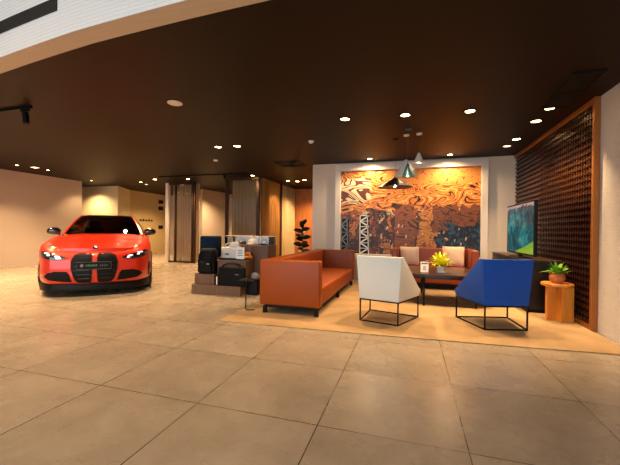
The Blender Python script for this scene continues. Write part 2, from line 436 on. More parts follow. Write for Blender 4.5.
# upright bulkhead above the low ceiling, its underside turned in by a hand's breadth
inn = edge
outr = [(x, y - .17) for x, y in edge]
mb = MB()
for (a, b, c, d) in zip(inn[:-1], inn[1:], outr[1:], outr[:-1]):
    mb.add([(*a, H - .004), (*b, H - .004), (*c, H - .004), (*d, H - .004)], [[0, 1, 2, 3]])
struct(mb, 'trim_1', 'bulkin')
mb = MB()
for (a, b, c, d) in zip(inn[:-1], inn[1:], outr[1:], outr[:-1]):
    mb.hull([(*a, H), (*b, H), (*c, H), (*d, H)], [(*a, 4.4), (*b, 4.4), (*c, 4.4), (*d, 4.4)])
struct(mb, 'wall_bulkhead', 'bulk')
struct(MB().b2((-18, -6, 4.4), (2.3, 3, 4.5)), 'ceiling_front', 'plain')
struct(MB().b2((2.05, -2, 0), (2.25, 15, 4.4)), 'wall_right', 'whitebrick')
struct(MB().b2((-10.8, 1.0, 0), (-10.6, 8.62, H)), 'wall_left', 'plain')
struct(MB().b2((-2.23, 7.65, 0), (2.05, 7.95, H)), 'wall_back', 'beige')
# block of walls behind the car
struct(MB().prism([(-12.6, 9.8), (-10.32, 9.8), (-10.96, 11), (-11.1, 11.2), (-12.6, 11.2)], 'z', 0, H), 'wall_block', 'cream')
struct(MB().b2((-11.1, 11, 0), (-10.95, 13.2, H)), 'wall_side', 'ochre')
struct(MB().b2((-18, 13.2, 0), (2.3, 13.35, H)), 'wall_rear', 'plain')
struct(MB().b2((-18, 8.0, 0), (-17.8, 13.3, H)), 'wall_far', 'plain')
struct(MB().prism([(-8.03, 11.5), (-7.6, 12.7), (-7.3, 12.75), (-6.9, 12.2)], 'z', 0, .01), 'trim_2', 'plain')
struct(MB().prism([(-7.85, 11.3), (-7.75, 11.3), (-7.55, 12.9), (-7.65, 12.9)], 'z', 0, H), 'wall_inner', 'plain')
struct(MB().b2((-4.6, 12.0, 0), (-2.2, 12.1, H)), 'wall_timber', 'orangewood')

# long slot in the bulkhead
a = Vector((-3.9, 2.36 - .172, 2.92)); mb = MB()
sl = [(-5.4, 2.37), (-4.6, 2.268), (-4.03, 2.198), (-3.45, 2.118), (-2.79, 2.04)]
for (x0, y0), (x1, y1) in zip(sl[:-1], sl[1:]):
    z0 = 2.885; z1 = 2.99
    mb.hull([(x0, y0 - .0, z0), (x1, y1 - .0, z0), (x1, y1 - .01, z0), (x0, y0 - .01, z0)], [(x0, y0 - .0, z1), (x1, y1 - .0, z1), (x1, y1 - .01, z1), (x0, y0 - .01, z1)])
tag(mb.build('air_slot', 'darkvent'), 'long black air slot let into the white bulkhead above', 'air vent')

# ------------------------------------------------------------------ rug
rg = MB().prism([(-2.2, 3.56), (-.6, 3.6), (1.1, 3.69), (1.98, 3.76), (1.98, 6.9), (-2.2, 6.9)], 'z', .0005, RUGZ).build('rug', 'rug')
tag(rg, 'large mottled beige rug lying under the whole seating group', 'rug')

# ------------------------------------------------------------------ sofas
def sofa(name, label, loc, rz, L, D, Hh, seat, lm):
    """local: length along Y from 0..L, back at X=0, front at X=D"""
    t = thing(name, label, 'sofa', loc, rz)
    at = .13; zb = .115
    MB().b2((0, at, zb), (.2, L - at, Hh - .004), .025, 3).build('backrest', lm, t, True)
    for y0 in (0, L - at):
        MB().b2((0, y0, zb), (D, y0 + at, Hh), .025, 3).build('arm', lm, t, True)
    MB().b2((.19, at, zb + .0), (D - .02, L - at, seat), .035, 3).build('seat', lm, t, True)
    MB().b2((.06, .05, .075), (D - .06, L - .05, zb + .005)).build('base_frame', 'black', t)
    for x in (.06, D - .06):
        for y in (.06, L - .06) + ((L / 2,) if L > 2 else ()):
            MB().b2((x - .025, y - .025, 0), (x + .025, y + .025, .09), .004).build('leg', 'black', t)
    return t
sofa('sofa', 'long burnt-orange box sofa with its end arm towards us, left of white chair', (-1.9, 4.05, RUGZ), 0, 2.75, .83, .71, .35, 'leather')
sofa('sofa', 'short rust-red sofa against the mural wall, behind the dark coffee table', (-.34, 7.55, RUGZ), R(-90), 1.56, .8, .765, .41, 'leather2')

def cushion(label, loc, rz, s=.42):
    t = bmesh.new(); bmesh.ops.create_grid(t, x_segments=10, y_segments=10, size=.5)
    vs = []; 
    mb = MB()
    top = []; N = 10
    def P(i, j, sgn):
        x, z = i / N * 2 - 1, j / N * 2 - 1
        th = .075 * (1 - abs(x) ** 3) ** .6 * (1 - abs(z) ** 3) ** .6
        pin = 1 - .05 * (1 - abs(x) ** 2) * (abs(z) > .99) - .05 * (1 - abs(z) ** 2) * (abs(x) > .99)
        return (x * s / 2 * (1 - .06 * (1 - z * z) * abs(x) ** 4), sgn * th, z * s / 2 * (1 - .06 * (1 - x * x) * abs(z) ** 4))
    t.free()
    for sgn in (1, -1):
        vs = [P(i, j, sgn) for j in range(N + 1) for i in range(N + 1)]
        fs = [[j * (N + 1) + i, j * (N + 1) + i + 1, (j + 1) * (N + 1) + i + 1, (j + 1) * (N + 1) + i] for j in range(N) for i in range(N)]
        mb.add(vs, fs)
    o = mb.build('cushion', 'cushion', smooth=True); o.location = loc; o.rotation_euler = (R(-16), 0, rz)
    tag(o, label, 'cushion')
cushion('pale pink cushion leaning at the sofa end nearest the white chair', (-.0, 7.2, .41 + RUGZ + .195), R(5), .39)
cushion('pale pink cushion on the rust sofa, behind the yellow plant', (.83, 7.2, .41 + RUGZ + .205), R(-5), .42)

# ------------------------------------------------------------------ lounge chairs
def chair(label, loc, rz, fm):
    """rear edge at local y=0, opens towards +y"""
    t = thing('lounge_chair', label, 'chair', loc, rz)
    wr, wf, D, zs, zt = .245, .335, .58, .275, .80
    th = .035
    fl = .035                                   # outward flare of the top
    # back: a slab that widens upward
    MB().hull([(-wr, 0, zs), (wr, 0, zs), (wr, th, zs), (-wr, th, zs)],
              [(-wr - fl, -.03, zt), (wr + fl, -.03, zt), (wr + fl, th - .03, zt), (-wr - fl, th - .03, zt)]).build('backrest', fm, t, True, bevel=.009)
    for s in (1, -1):
        o = lambda x, y, z, k=0: (s * (x - k), y, z)
        out = [o(wr, .012, zs), o(wf, D, zs), o(wf + .012, D + .01, zs + .075), o(wr + fl + .005, .05, zt), o(wr + fl, -.022, zt)]
        inn_ = [o(wr, .012, zs, th), o(wf, D, zs, th), o(wf + .012, D + .01, zs + .075, th), o(wr + fl + .005, .05, zt, th), o(wr + fl, -.022, zt, th)]
        MB().hull(out, inn_).build('side_panel', fm, t, True, bevel=.009)
    MB().hull([(-wr, .02, zs + .002), (wr, .02, zs + .002), (wf - .02, D - .005, zs + .002), (-wf + .02, D - .005, zs + .002)],
              [(-wr + .02, .03, .42), (wr - .02, .03, .42), (wf - .04, D - .01, .40), (-wf + .04, D - .01, .40)]).build('seat', fm, t, True, bevel=.008)
    mb = MB(); q = .0075
    cs = [(-wr + .01, .01), (wr - .01, .01), (wf - .01, D - .01), (-wf + .01, D - .01)]
    for z in (q, zs - q):
        for a, b in zip(cs, cs[1:] + cs[:1]):
            a_, b_ = Vector((*a, z)), Vector((*b, z)); d = (b_ - a_); L = d.length
            mb.box((a_ + b_) / 2, (L + 2 * q, 2 * q, 2 * q), 0, (0, 0, math.atan2(d.y, d.x)))
    mb.build('base_frame', 'blackmetal', t)
    for a in cs:
        MB().b2((a[0] - q, a[1] - q, q), (a[0] + q, a[1] + q, zs - q)).build('leg', 'blackmetal', t)
    return t
chair('white faceted lounge chair on a thin black wire base, seen from behind', (-.35, 4.06, RUGZ), R(-15), 'whitefab')
chair('cobalt blue faceted lounge chair on a thin black wire base', (1.05, 4.23, RUGZ), R(15), 'blue')

# ------------------------------------------------------------------ coffee table
t = thing('coffee_table', 'long dark oval coffee table in front of rust sofa', 'table', (.5, 5.75, RUGZ))
def superell(a, b, n, k=48):
    P = []
    for i in range(k):
        th = 2 * math.pi * i / k; c, s = math.cos(th), math.sin(th)
        P.append((a * math.copysign(abs(c) ** (2 / n), c), b * math.copysign(abs(s) ** (2 / n), s)))
    return P
MB().prism(superell(.76, .56, 3), 'z', .44, .475).build('tabletop', 'tabletop', t, bevel=.004)
MB().prism(superell(.6, .48, 5), 'z', .40, .44).build('apron', 'blackwood', t)
for x in (-.29, .42):
    for y in (-.48, .46):
        MB().tube([(x, y, 0), (x, y * .97, .43)], [.014, .02], 12).build('leg', 'blackmetal', t, True)
TZ = RUGZ + .475
# card on the table
t = thing('table_card', 'white notice card in clear stand on coffee table beside yellow plant', 'card', (.22, 5.42, TZ), R(12))
MB().b2((-.06, -.03, 0), (.06, .03, .006), .001).build('base', 'caseglass', t)
MB().b2((-.058, -.004, .006), (.058, .004, .165)).build('card', 'paper', t)
MB().b2((-.048, -.006, .128), (.048, -.004, .152)).build('printed_heading', 'ink', t)
mb = MB()
for dz in range(5): mb.b2((-.026 + .006 * (dz % 2), -.0055, .04 + dz * .013), (.03 - .008 * (dz % 3), -.004, .046 + dz * .013))
mb.build('printed_text', 'ink', t)

def leaf_blade(mb, base, direction, length, width, droop=.4, up=Vector((0, 0, 1)), n=6, fold=.15, prof=None):
    d = Vector(direction).normalized(); side = d.cross(up)
    side = side.normalized() if side.length > .05 else Vector((1, 0, 0))
    p = Vector(base); vs = []; fs = []; st = length / n; dd = d.copy()
    for i in range(n + 1):
        k = i / n
        w = width * (prof(k) if prof else math.sin(math.pi * min(1, .12 + k * .88)) ** .7)
        if i == n: w = width * .02
        nrm = side.cross(dd).normalized()
        vs += [p - side * w / 2 + nrm * w * fold, p, p + side * w / 2 + nrm * w * fold]
        p = p + dd * st; dd = (dd + Vector((0, 0, -droop / n))).normalized()
    for i in range(n):
        a = i * 3; fs += [[a, a + 1, a + 4, a + 3], [a + 1, a + 2, a + 5, a + 4]]
    mb.add(vs, fs)

# yellow plant
t = thing('potted_plant', 'bright yellow-green feathery plant in a white pot on coffee table', 'plant', (.46, 5.5, TZ))
MB().lathe([(.062, 0), (.07, .006), (.07, .012), (.045, .012), (.05, .02), (.062, .085), (.062, .1), (.055, .1), (.05, .08), (0, .08)]).build('pot', 'whitecer', t, True)
MB().lathe([(.0, .088), (.052, .088), (.0, .09)], n=16).build('soil', 'soil', t)
mb = MB()
for i in range(150):
    a = random.uniform(0, 2 * math.pi); el = random.uniform(.25, 1.35)
    d = (math.cos(a) * math.cos(el), math.sin(a) * math.cos(el), math.sin(el))
    L = random.uniform(.13, .25)
    b0 = Vector((math.cos(a) * .02, math.sin(a) * .02, .09))
    leaf_blade(mb, b0, d, L * .6, .012, .5)
    leaf_blade(mb, b0 + Vector(d) * L * .5, (d[0], d[1], d[2] + .1), L * .5, .028, .9)
mb.build('foliage', 'leafy', t)

# ------------------------------------------------------------------ side table + plant on it
t = thing('side_table', 'honey-coloured wooden side table with round top and cross-shaped base', 'side table', (1.79, 4.95, RUGZ), R(12))
MB().lathe([(.166, 0), (.174, .006), (.174, .032), (.168, .038)], (0, 0, .435), 40).build('tabletop', 'oak', t, True)
MB().b2((-.128, -.02, 0), (.128, .02, .435), .003).build('base_panel', 'oak', t)
MB().b2((-.02, -.128, 0), (.02, -.0205, .435), .003).build('base_panel', 'oak', t)
MB().b2((-.02, .0205, 0), (.02, .128, .435), .003).build('base_panel', 'oak', t)
MB().box((.075, -.075, .2175), (.1, .1, .434), .003).build('base_panel', 'oak', t)
t = thing('potted_plant', 'green spiky leafed plant in a terracotta pot on round wooden side table', 'plant', (1.79, 4.95, RUGZ + .473))
MB().lathe([(.055, 0), (.072, .02), (.088, .06), (.086, .09), (.075, .105), (.082, .112), (.08, .12), (.068, .118), (.066, .1), (0, .1)]).build('pot', 'terra', t, True)
MB().lathe([(0, .106), (.068, .106), (0, .108)], n=16).build('soil', 'soil', t)
mb = MB()
for i in range(46):
    a = random.uniform(0, 2 * math.pi); el = random.uniform(.5, 1.5)
    d = (math.cos(a) * math.cos(el), math.sin(a) * math.cos(el), math.sin(el))
    leaf_blade(mb, (math.cos(a) * .02, math.sin(a) * .02, .1), d, random.uniform(.1, .2), .045, .9)
mb.build('foliage', 'leaf', t)

# ------------------------------------------------------------------ black cabinet and screen
t = thing('media_cabinet', 'low black cabinet along the lattice wall under the television', 'cabinet', (1.55, 5.3, RUGZ))
MB().b2((.012, 0, .05), (.425, 2.0, .70), .004).build('body', 'blackwood', t)
MB().b2((0.02, .02, 0), (.42, 1.98, .05)).build('plinth_base', 'black', t)
MB().b2((-.01, -.01, .70), (.43, 2.01, .725), .004).build('worktop', 'tabletop', t)
for k in range(4):
    MB().b2((0, .012 + k * .497, .06), (.012, .495 + k * .497, .692), .003).build('door', 'blackwood', t)
t = thing('television', 'wide television showing a teal and green landscape on black cabinet', 'television', (1.62, 5.25, RUGZ + .725))
MB().b2((0, 0, .05), (.045, 1.32, .83), .006).build('housing', 'black', t)
o = MB().b2((-.003, 0, 0), (0, 1.28, .735)).build('screen', 'tv', t); o.location = (0, .02, .073)
MB().b2((-.07, .42, 0), (.12, .9, .014), .004).build('foot', 'black', t)
MB().b2((.012, .6, .012), (.035, .72, .06)).build('stand_neck', 'black', t)

# ------------------------------------------------------------------ lattice screen on the right wall
t = thing('lattice_screen', 'dark bronze lattice screen in copper frame covering the right wall', 'wall screen', (2.048, 4.6, 0))
LY = 3.02
MB().b2((-.012, .012, .05), (0, LY, 2.6)).build('backing', 'latback', t)
mb = MB()
for z0 in [.07 + i * .0795 for i in range(32)]:
    mb.b2((-.05, .013, z0), (-.034, 1.62, z0 + .034)); mb.b2((-.04, 1.66, z0), (-.024, LY - .01, z0 + .034))
for i in range(25): y0 = .046 + i * .064; mb.b2((-.036, y0, .06), (-.014, y0 + .022, 2.6))
for i in range(21): y0 = 1.68 + i * .064; mb.b2((-.026, y0, .06), (-.013, y0 + .022, 2.6))
k = 0
for z0 in [.07 + i * .0795 for i in range(32)]:
    for i in range(25):
        y0 = .046 + i * .064
        mb.b2((-.056, y0 + .001, z0 + .002), (-.03, y0 + .021, z0 + .046))
mb.build('lattice_slats', 'lattice', t)
mb = MB(); mb.b2((-.062, -.035, 0), (0, .012, 2.669), .004); mb.build('frame_post', 'copper', t)
MB().b2((-.06, .012, 2.6), (0, LY, 2.665), .004).build('frame_top_rail', 'copper', t)
MB().b2((-.06, .012, 0.0), (0, LY, .06), .004).build('frame_bottom_rail', 'copper', t)

# ------------------------------------------------------------------ mural
t = thing('mural', 'big orange line-drawn city mural in a thick white frame on back wall', 'mural', (-1.54, 7.63, .6))
MB().b2((0, -.002, 0), (2.93, .016, 1.88)).build('printed_panel', 'mural', t)
mb = MB()
for (x0, x1, z0, z1) in ((-.13, 0, -.13, 2.03), (2.93, 3.06, -.13, 2.03), (0, 2.93, 1.88, 2.03), (0, 2.93, -.13, 0)):
    mb.b2((x0, -.06, z0), (x1, .018, z1), .008)
mb.build('frame', 'frame', t)
# black and white lattice towers printed on the mural
def tower(x, w, z0, z1, n, lean=0):
    mb = MB()
    def bar(a, b, h):
        a = Vector((a[0], 0, a[1])); b = Vector((b[0], 0, b[1])); d = b - a; pr = Vector((-d.z, 0, d.x)).normalized() * h
        y = -.0045
        mb.add([(p.x, y, p.z) for p in (a - pr, b - pr, b + pr, a + pr)] + [(p.x, y + .002, p.z) for p in (a - pr, b - pr, b + pr, a + pr)], [[0, 1, 2, 3], [7, 6, 5, 4], [0, 4, 5, 1], [2, 6, 7, 3], [1, 5, 6, 2], [3, 7, 4, 0]])
    bar((x, z0), (x + lean, z1), .012); bar((x + w, z0), (x + w * .8 + lean, z1), .012)
    for i in range(n):
        za, zb = z0 + (z1 - z0) * i / n, z0 + (z1 - z0) * (i + 1) / n
        la, lb = lean * i / n, lean * (i + 1) / n
        a, b = (x + la, za), (x + w + lb, zb)
        if i % 2: a, b = (x + w + la, za), (x + lb, zb)
        bar(a, b, .016); bar((x + lb, zb), (x + w + lb, zb), .008)
    return mb
MB().b2((.44, -.0035, 0), (.66, -.0021, .86)).build('dark_tower_shape', 'black', t)
tower(.45, .2, 0, .86, 7).build('lattice_tower', 'paper', t)
MB().b2((.01, -.0035, 0), (.2, -.0021, .8)).build('dark_tower_shape', 'black', t)
tower(.02, .16, 0, .8, 5, .0).build('lattice_tower', 'grey', t)
mb = MB()
for i in range(16):
    x, z = random.uniform(.8, 2.7), random.uniform(.15, 1.0); s = random.uniform(.015, .035)
    mb.prism([(x - s * .5, z - s), (x + s * .3, z - s * 1.2), (x + s, z + s * .9), (x, z + s * 1.6)], 'y', -.004, -.0021)
mb.build('pale_flecks', 'cushion', t)

# ------------------------------------------------------------------ downlights
def spot(loc, power, ang=70, blend=.6, col=(1, .72, .42), size=.05, rot=(0, 0, 0)):
    l = bpy.data.lights.new('spot', 'SPOT'); l.energy = power; l.spot_size = R(ang); l.spot_blend = blend; l.color = col; l.shadow_soft_size = size
    o = bpy.data.objects.new('spot_lamp', l); COL.objects.link(o); o.location = loc; o.rotation_euler = rot; return o
proto_dl = None
def downlight(x, y, label, power, group=None, ang=80, lens='lens', rot=(0, 0, 0), s=1.7, blend=.7, col=(1, .65, .34)):
    t = thing('downlight', label, 'ceiling light', (x, y, H), 0, group)
    MB().lathe([(.034 * s, -.001), (.036 * s, -.008), (.05 * s, -.008), (.054 * s, -.001)], n=24).build('trim_ring', 'black' if lens == 'lens' else 'grey', t, True)
    MB().lathe([(0, -.003), (.033 * s, -.003), (.034 * s, -.001)], n=20).build('lens', lens, t)
    if power: spot((x, y, H - .03), power, ang, blend, col, .04, rot)
    return t
WARM2 = (1, .65, .34)
P1 = 200
downlight(-.89, 4.62, 'bright ceiling downlight left of three over white chair', P1, ang=95)
downlight(-.08, 4.66, 'bright ceiling downlight above the pendants, middle of the row of three', P1, ang=95)
downlight(.72, 4.72, 'bright ceiling downlight above the blue chair, right of three', P1, ang=95)
downlight(1.65, 4.85, 'ceiling downlight nearest us beside the lattice wall', 200, ang=85)
downlight(1.66, 5.37, 'ceiling downlight second from us along the lattice wall', 200, ang=85)
downlight(1.67, 6.31, 'ceiling downlight third from us along the lattice wall', 200, ang=85)
downlight(1.65, 6.78, 'ceiling downlight farthest along the lattice wall', 120, ang=85, lens='lens_dim')
downlight(-.85, 7.28, 'small ceiling washer over the left part of mural', 110, ang=155, rot=(R(4), 0, 0), s=1.4)
downlight(.75, 7.25, 'small ceiling washer over the right part of mural', 110, ang=155, rot=(R(4), 0, 0), s=1.4)
downlight(-3.5, 5.58, 'ceiling downlight left of the pair over merchandise plinth', 130, ang=80)
downlight(-3.11, 5.6, 'ceiling downlight right of the pair over merchandise plinth', 130, ang=80)
downlight(-6.66, 8.93, 'brightest ceiling downlight, before the left curtained glass pod', 260, ang=110, s=1.7)
downlight(-8.68, 9.16, 'ceiling downlight over the passage behind the car roof', 220, ang=100, s=1.4)
downlight(-7.75, 8.75, 'small ceiling downlight beside the white end post', 60, ang=90)
downlight(-7.9, 9.9, 'small ceiling downlight past the white end post', 60, ang=90)
downlight(-4.35, 8.75, 'ceiling downlight at corner of the right glass pod', 130, ang=100)
downlight(-9.5, 5.98, 'ceiling downlight leftmost along the plain left wall', 160, ang=110, s=1.1)
downlight(-9.46, 6.7, 'ceiling downlight along the left wall, nearer the car', 160, ang=110, s=1.1)
downlight(-10.05, 8.5, 'ceiling downlight at the far corner of left wall', 90, ang=110, s=1.1)
downlight(-8.95, 9.7, 'small ceiling light beyond passage downlight', 60, ang=110, lens='lens_dim')
downlight(-3.7, 9.9, 'ceiling downlight left of the cluster near orange timber wall', 110, ang=110)
downlight(-3.45, 10.1, 'ceiling downlight middle of the cluster near orange timber wall', 0)
downlight(-3.15, 9.9, 'ceiling downlight right of the cluster near orange timber wall', 110, ang=110)
# square panel lamp in the left area
t = thing('ceiling_lamp', 'small square ceiling lamp between two left wall downlights', 'ceiling light', (-9.36, 6.3, H))
MB().b2((-.09, -.07, -.012), (.09, .07, -.0005), .003).build('housing', 'whitepl', t)
MB().b2((-.07, -.05, -.014), (.07, .05, -.0121)).build('lens', 'lens_dim', t)
# extra spots without fixtures under the low ceiling, added to brighten the floor
for (x, y, p) in ((-4.6, 3.4, 300), (-6.9, 3.9, 760), (-6.2, 6.6, 460), (-4.9, 5.6, 380), (-8.6, 6.8, 700), (-8.6, 4.0, 700), (-1.9, 3.0, 200)):
    spot((x, y, H - .05), p, 110, .8, WARM2, .06)
# rear rooms: unseen spots added to brighten the curtains and back walls
for (x, y, p) in ((-11.2, 9.2, 260), (-9.3, 11.6, 420), (-6.9, 11.0, 420), (-7.2, 9.9, 70), (-4.7, 9.9, 200), (-3.3, 11.0, 300)):
    spot((x, y, H - .05), p, 140, .8, WARM2, .06)
# warm lamps of the tall front zone
for (x, y, p) in ((-6.0, 1.0, 700), (-3.6, .2, 170), (-.4, .0, 130), (1.4, .6, 30)):
    spot((x, y, 4.3), p, 120, .8, WARM2, .15)

# round speaker, smoke detector
t = thing('ceiling_speaker', 'round white ceiling speaker between the car and the bulkhead', 'speaker', (-2.81, 3.5, H))
MB().lathe([(.088, -.0005), (.09, -.006), (.084, -.01), (.078, -.008)], n=36).build('bezel', 'whitepl', t, True)
MB().lathe([(0, -.0105), (.079, -.0085)], n=36).build('grille', 'frame', t, True)
t = thing('smoke_detector', 'small white dome smoke detector on dark ceiling, left of mural', 'smoke detector', (-1.67, 5.6, H))
MB().lathe([(.05, -.0005), (.052, -.012), (.046, -.016)], n=28).build('base', 'whitepl', t, True)
MB().lathe([(.04, -.016), (.036, -.034), (.02, -.042), (0, -.044)], n=28).build('dome', 'whitepl', t, True)
t = thing('smoke_detector', 'small white sensor on the ceiling before the right glass pod', 'smoke detector', (-4.2, 6.6, H))
MB().lathe([(.05, -.0005), (.052, -.014), (.04, -.03), (0, -.034)], n=28).build('dome', 'whitepl', t, True)
# air conditioning grilles
t = thing('ceiling_vent', 'long black linear ceiling vent beside the lattice wall', 'ceiling vent', (1.66, 4.33, H), R(-3))
MB().b2((-.13, -.48, -.006), (.13, .48, -.0005)).build('backing', 'darkvent', t)
mb = MB()
for x in (-.13, .13): mb.b2((x - .008, -.49, -.016), (x + .008, .49, -.0005))
for y in (-.49, 0, .49): mb.b2((-.13, y - .006, -.016), (.13, y + .006, -.0005))
mb.build('frame', 'black', t)
mb = MB()
for i in range(9): mb.box((-.1 + i * .025, 0, -.01), (.003, .95, .012), 0, (0, R(25), 0))
mb.build('slat', 'black', t)
t = thing('ceiling_vent', 'dark square ceiling vent above the merchandise plinth', 'ceiling vent', (-2.7, 7.4, H), 0)
MB().b2((-.3, -.3, -.006), (.3, .3, -.0005)).build('backing', 'darkvent', t)
mb = MB()
for k in range(4):
    q = .29 - k * .07
    mb.b2((-q, -q, -.018), (q, -q + .012, -.004)); mb.b2((-q, q - .012, -.018), (q, q, -.004)); mb.b2((-q, -q, -.018), (-q + .012, q, -.004)); mb.b2((q - .012, -q, -.018), (q, q, -.004))
mb.build('frame', 'black', t)
# track light
t = thing('track_light', 'black track with one spotlight head on the ceiling at far left', 'track light', (-4.7, 3.1, H))
MB().b2((-1.4, -.018, -.035), (.02, .018, .0)).build('track', 'black', t)
MB().b2((-.16, -.014, -.07), (-.02, .014, -.035), .003).build('adapter', 'black', t)
MB().tube([(-.08, 0, -.06), (-.08, 0, -.11)], .009, 10).build('stem', 'black', t)
MB().tube([(-.085, .0, -.085), (-.05, -.01, -.235)], [.035, .036], 20).build('head', 'black', t, True)
t = thing('ceiling_track', 'thin black lighting track across ceiling before the glass pods', 'track', (-5.6, 8.3, H))
MB().b2((-1.6, -.02, -.03), (1.3, .02, -.0005), .003).build('track', 'black', t)
MB().tube([(.6, 0, -.03), (.62, 0, -.15)], [.03, .03], 14).build('head', 'black', t, True)

# ------------------------------------------------------------------ pendants
def pendant(label, x, y, zb, zt, rb, rt, outer, cancol, wedge=None, bx=None):
    cx, cy = (x, y) if bx is None else bx
    t = thing('pendant_lamp', label, 'pendant lamp', (x, y, zb))
    h = zt - zb
    MB().lathe([(rb, 0), (rt, h), (rt * .5, h + .02), (0.006, h + .022), (.006, h + .015), (rt * .5, h + .006), (rt - .004, h - .006), (rb - .006, .002)], n=44).build('shade', outer, t, True)
    MB().lathe([(rb - .008, .003), (rt - .005, h - .01), (0, h - .008)], n=44).build('lining', 'shadein', t, True)
    if wedge:
        vs = []; n = 8
        for k in range(n + 1):
            a = wedge[0] + (wedge[1] - wedge[0]) * k / n
            vs.append(((rb + .002) * math.cos(a), (rb + .002) * math.sin(a), .002))
        am = (wedge[0] + wedge[1]) / 2; q = .85; rr = rb + (rt - rb) * q + .003
        vs.append((rr * math.cos(am), rr * math.sin(am), h * q))
        MB().add(vs, [[k, k + 1, n + 1] for k in range(n)]).build('colour_wedge', wedge[2], t)
    MB().tube([(0, 0, h + .015), (cx - x, cy - y, H - zb - .02)], .0022, 6).build('cord', 'grey', t)
    MB().lathe([(.045, H - zb - .0005), (.045, H - zb - .02), (.02, H - zb - .028), (0, H - zb - .028)], (cx - x, cy - y, 0), 24).build('canopy', cancol, t, True)
    pl_ = bpy.data.lights.new('bulb_light', 'POINT'); pl_.energy = 5; pl_.color = (1, .75, .45); pl_.shadow_soft_size = .03
    po_ = bpy.data.objects.new('bulb_light', pl_); COL.objects.link(po_); po_.location = (x, y, zb + .012)
    MB().lathe([(0, .03), (.02, .04), (.026, .065), (.015, .1), (.012, h * .8)], n=16).build('bulb', 'lens_dim', t, True)
pendant('wide low black and cream cone pendant, hanging lowest of the four', -.25, 5.83, 1.855, 2.01, .29, .03, 'darkshade', 'black', (R(-75), R(-20), 'shadewhite'))
pendant('larger cream cone pendant, hanging above the wide black one', -.075, 5.62, 2.0, 2.25, .19, .035, 'shadewhite', 'whitepl')
pendant('small teal cone pendant in front of the larger cream cone', -.045, 5.27, 1.94, 2.12, .085, .02, 'teal', 'teal')
pendant('small slender cream cone pendant, smallest and highest of four', .12, 5.59, 2.2, 2.34, .085, .025, 'shadewhite', 'whitepl')

# ------------------------------------------------------------------ rubber plant behind sofa
t = thing('potted_rubber_plant', 'dark broad-leafed rubber plant beside the back wall corner', 'plant', (-2.62, 8.1, 0))
MB().lathe([(.13, 0), (.16, .05), (.18, .34), (.165, .34), (.15, .3), (0, .3)]).build('pot', 'black', t, True)
MB().tube([(0, 0, .3), (.01, 0, .7), (0, .01, 1.05), (.02, 0, 1.3)], [.014, .012, .009, .004], 8).build('stem', 'stem', t, True)
mb = MB()
for i in range(17):
    z = .55 + i * .044; a = i * 2.4; el = .42 if i < 14 else 1.0
    leaf_blade(mb, (0, 0, z), (math.cos(a) * math.cos(el), math.sin(a) * math.cos(el), math.sin(el)), .24 if i < 14 else .18, .115, .5, up=Vector((.45 * math.sin(i), -1, .5 * math.cos(i * 1.7))))
mb.build('foliage', 'darkleaf', t)

# ------------------------------------------------------------------ curtained glass pods
def curtain_mesh(p0, p1, z0, z1, amp=.035, wl=.11, n=None):
    p0, p1 = Vector(p0), Vector(p1); d = p1 - p0; L = d.length; d.normalize(); nr = Vector((-d.y, d.x))
    n = n or int(L / wl * 8); mb = MB(); vs = []
    for z in (z0, (z0 + z1) / 2, z1):
        for i in range(n + 1):
            s = L * i / n; ph = 2 * math.pi * s / wl
            a = amp * (1 + .35 * math.sin(s * 7.1)) * (1 if z < z1 else .8)
            q = p0 + d * s + nr * a * math.sin(ph + .5 * math.sin(3 * s)); vs.append((q.x, q.y, z))
    m = n + 1; fs = [[j * m + i, j * m + i + 1, (j + 1) * m + i + 1, (j + 1) * m + i] for j in range(2) for i in range(n)]
    return mb.add(vs, fs)
t = thing('glass_partition', 'left glass partition with tan curtain and white end post', 'partition', (-7.78, 9.4, 0))
MB().b2((-.06, -.06, 0), (.05, .06, H - .03), .004).build('end_post', 'frame', t)
for x in (.28, .93, 1.02): MB().b2((x, -.03, 0), (x + .05, .03, H - .03), .003).build('post', 'brownpost', t)
MB().b2((.05, -.03, H - .1), (1.07, .03, H - .03)).build('top_rail', 'brownpost', t)
MB().b2((.05, -.03, 0), (1.07, .03, .05)).build('bottom_rail', 'brownpost', t)
MB().b2((.05, -.005, .05), (1.06, .005, H - .1)).build('glass_pane', 'glass', t)
curtain_mesh((.02, .22), (1.1, .22), .02, H - .05).build('curtain', 'curtain', t, True)
t = thing('glass_partition', 'right glass partition with taupe curtain, behind merchandise plinth', 'partition', (-5.24, 8.9, 0))
for x in (-.06, .96): MB().b2((x, -.04, 0), (x + .08, .04, H - .03), .003).build('post', 'brownpost', t)
MB().b2((0.02, -.03, H - .09), (.96, .03, H - .03)).build('top_rail', 'brownpost', t)
MB().b2((0.02, -.03, 0), (.96, .03, .05)).build('bottom_rail', 'brownpost', t)
MB().b2((.02, -.005, .05), (.96, .005, H - .09)).build('glass_pane', 'glass', t)
curtain_mesh((.02, .25), (.98, .25), .02, H - .05).build('curtain', 'curtain2', t, True)
t = thing('curtain_wall', 'long amber and pale gold pleated curtain wall between pod and timber wall', 'curtain', (-4.2, 9.0, 0))
curtain_mesh((0, .06), (0, 1.45), .02, H - .02, .04, .16).build('amber_curtain', 'curtain3', t, True)
MB().b2((-.04, 1.45, 0), (.04, 1.6, H - .01)).build('post', 'brownpost', t)
curtain_mesh((0, 1.62), (.02, 2.98), .02, H - .02, .04, .16).build('gold_curtain', 'curtain4', t, True)
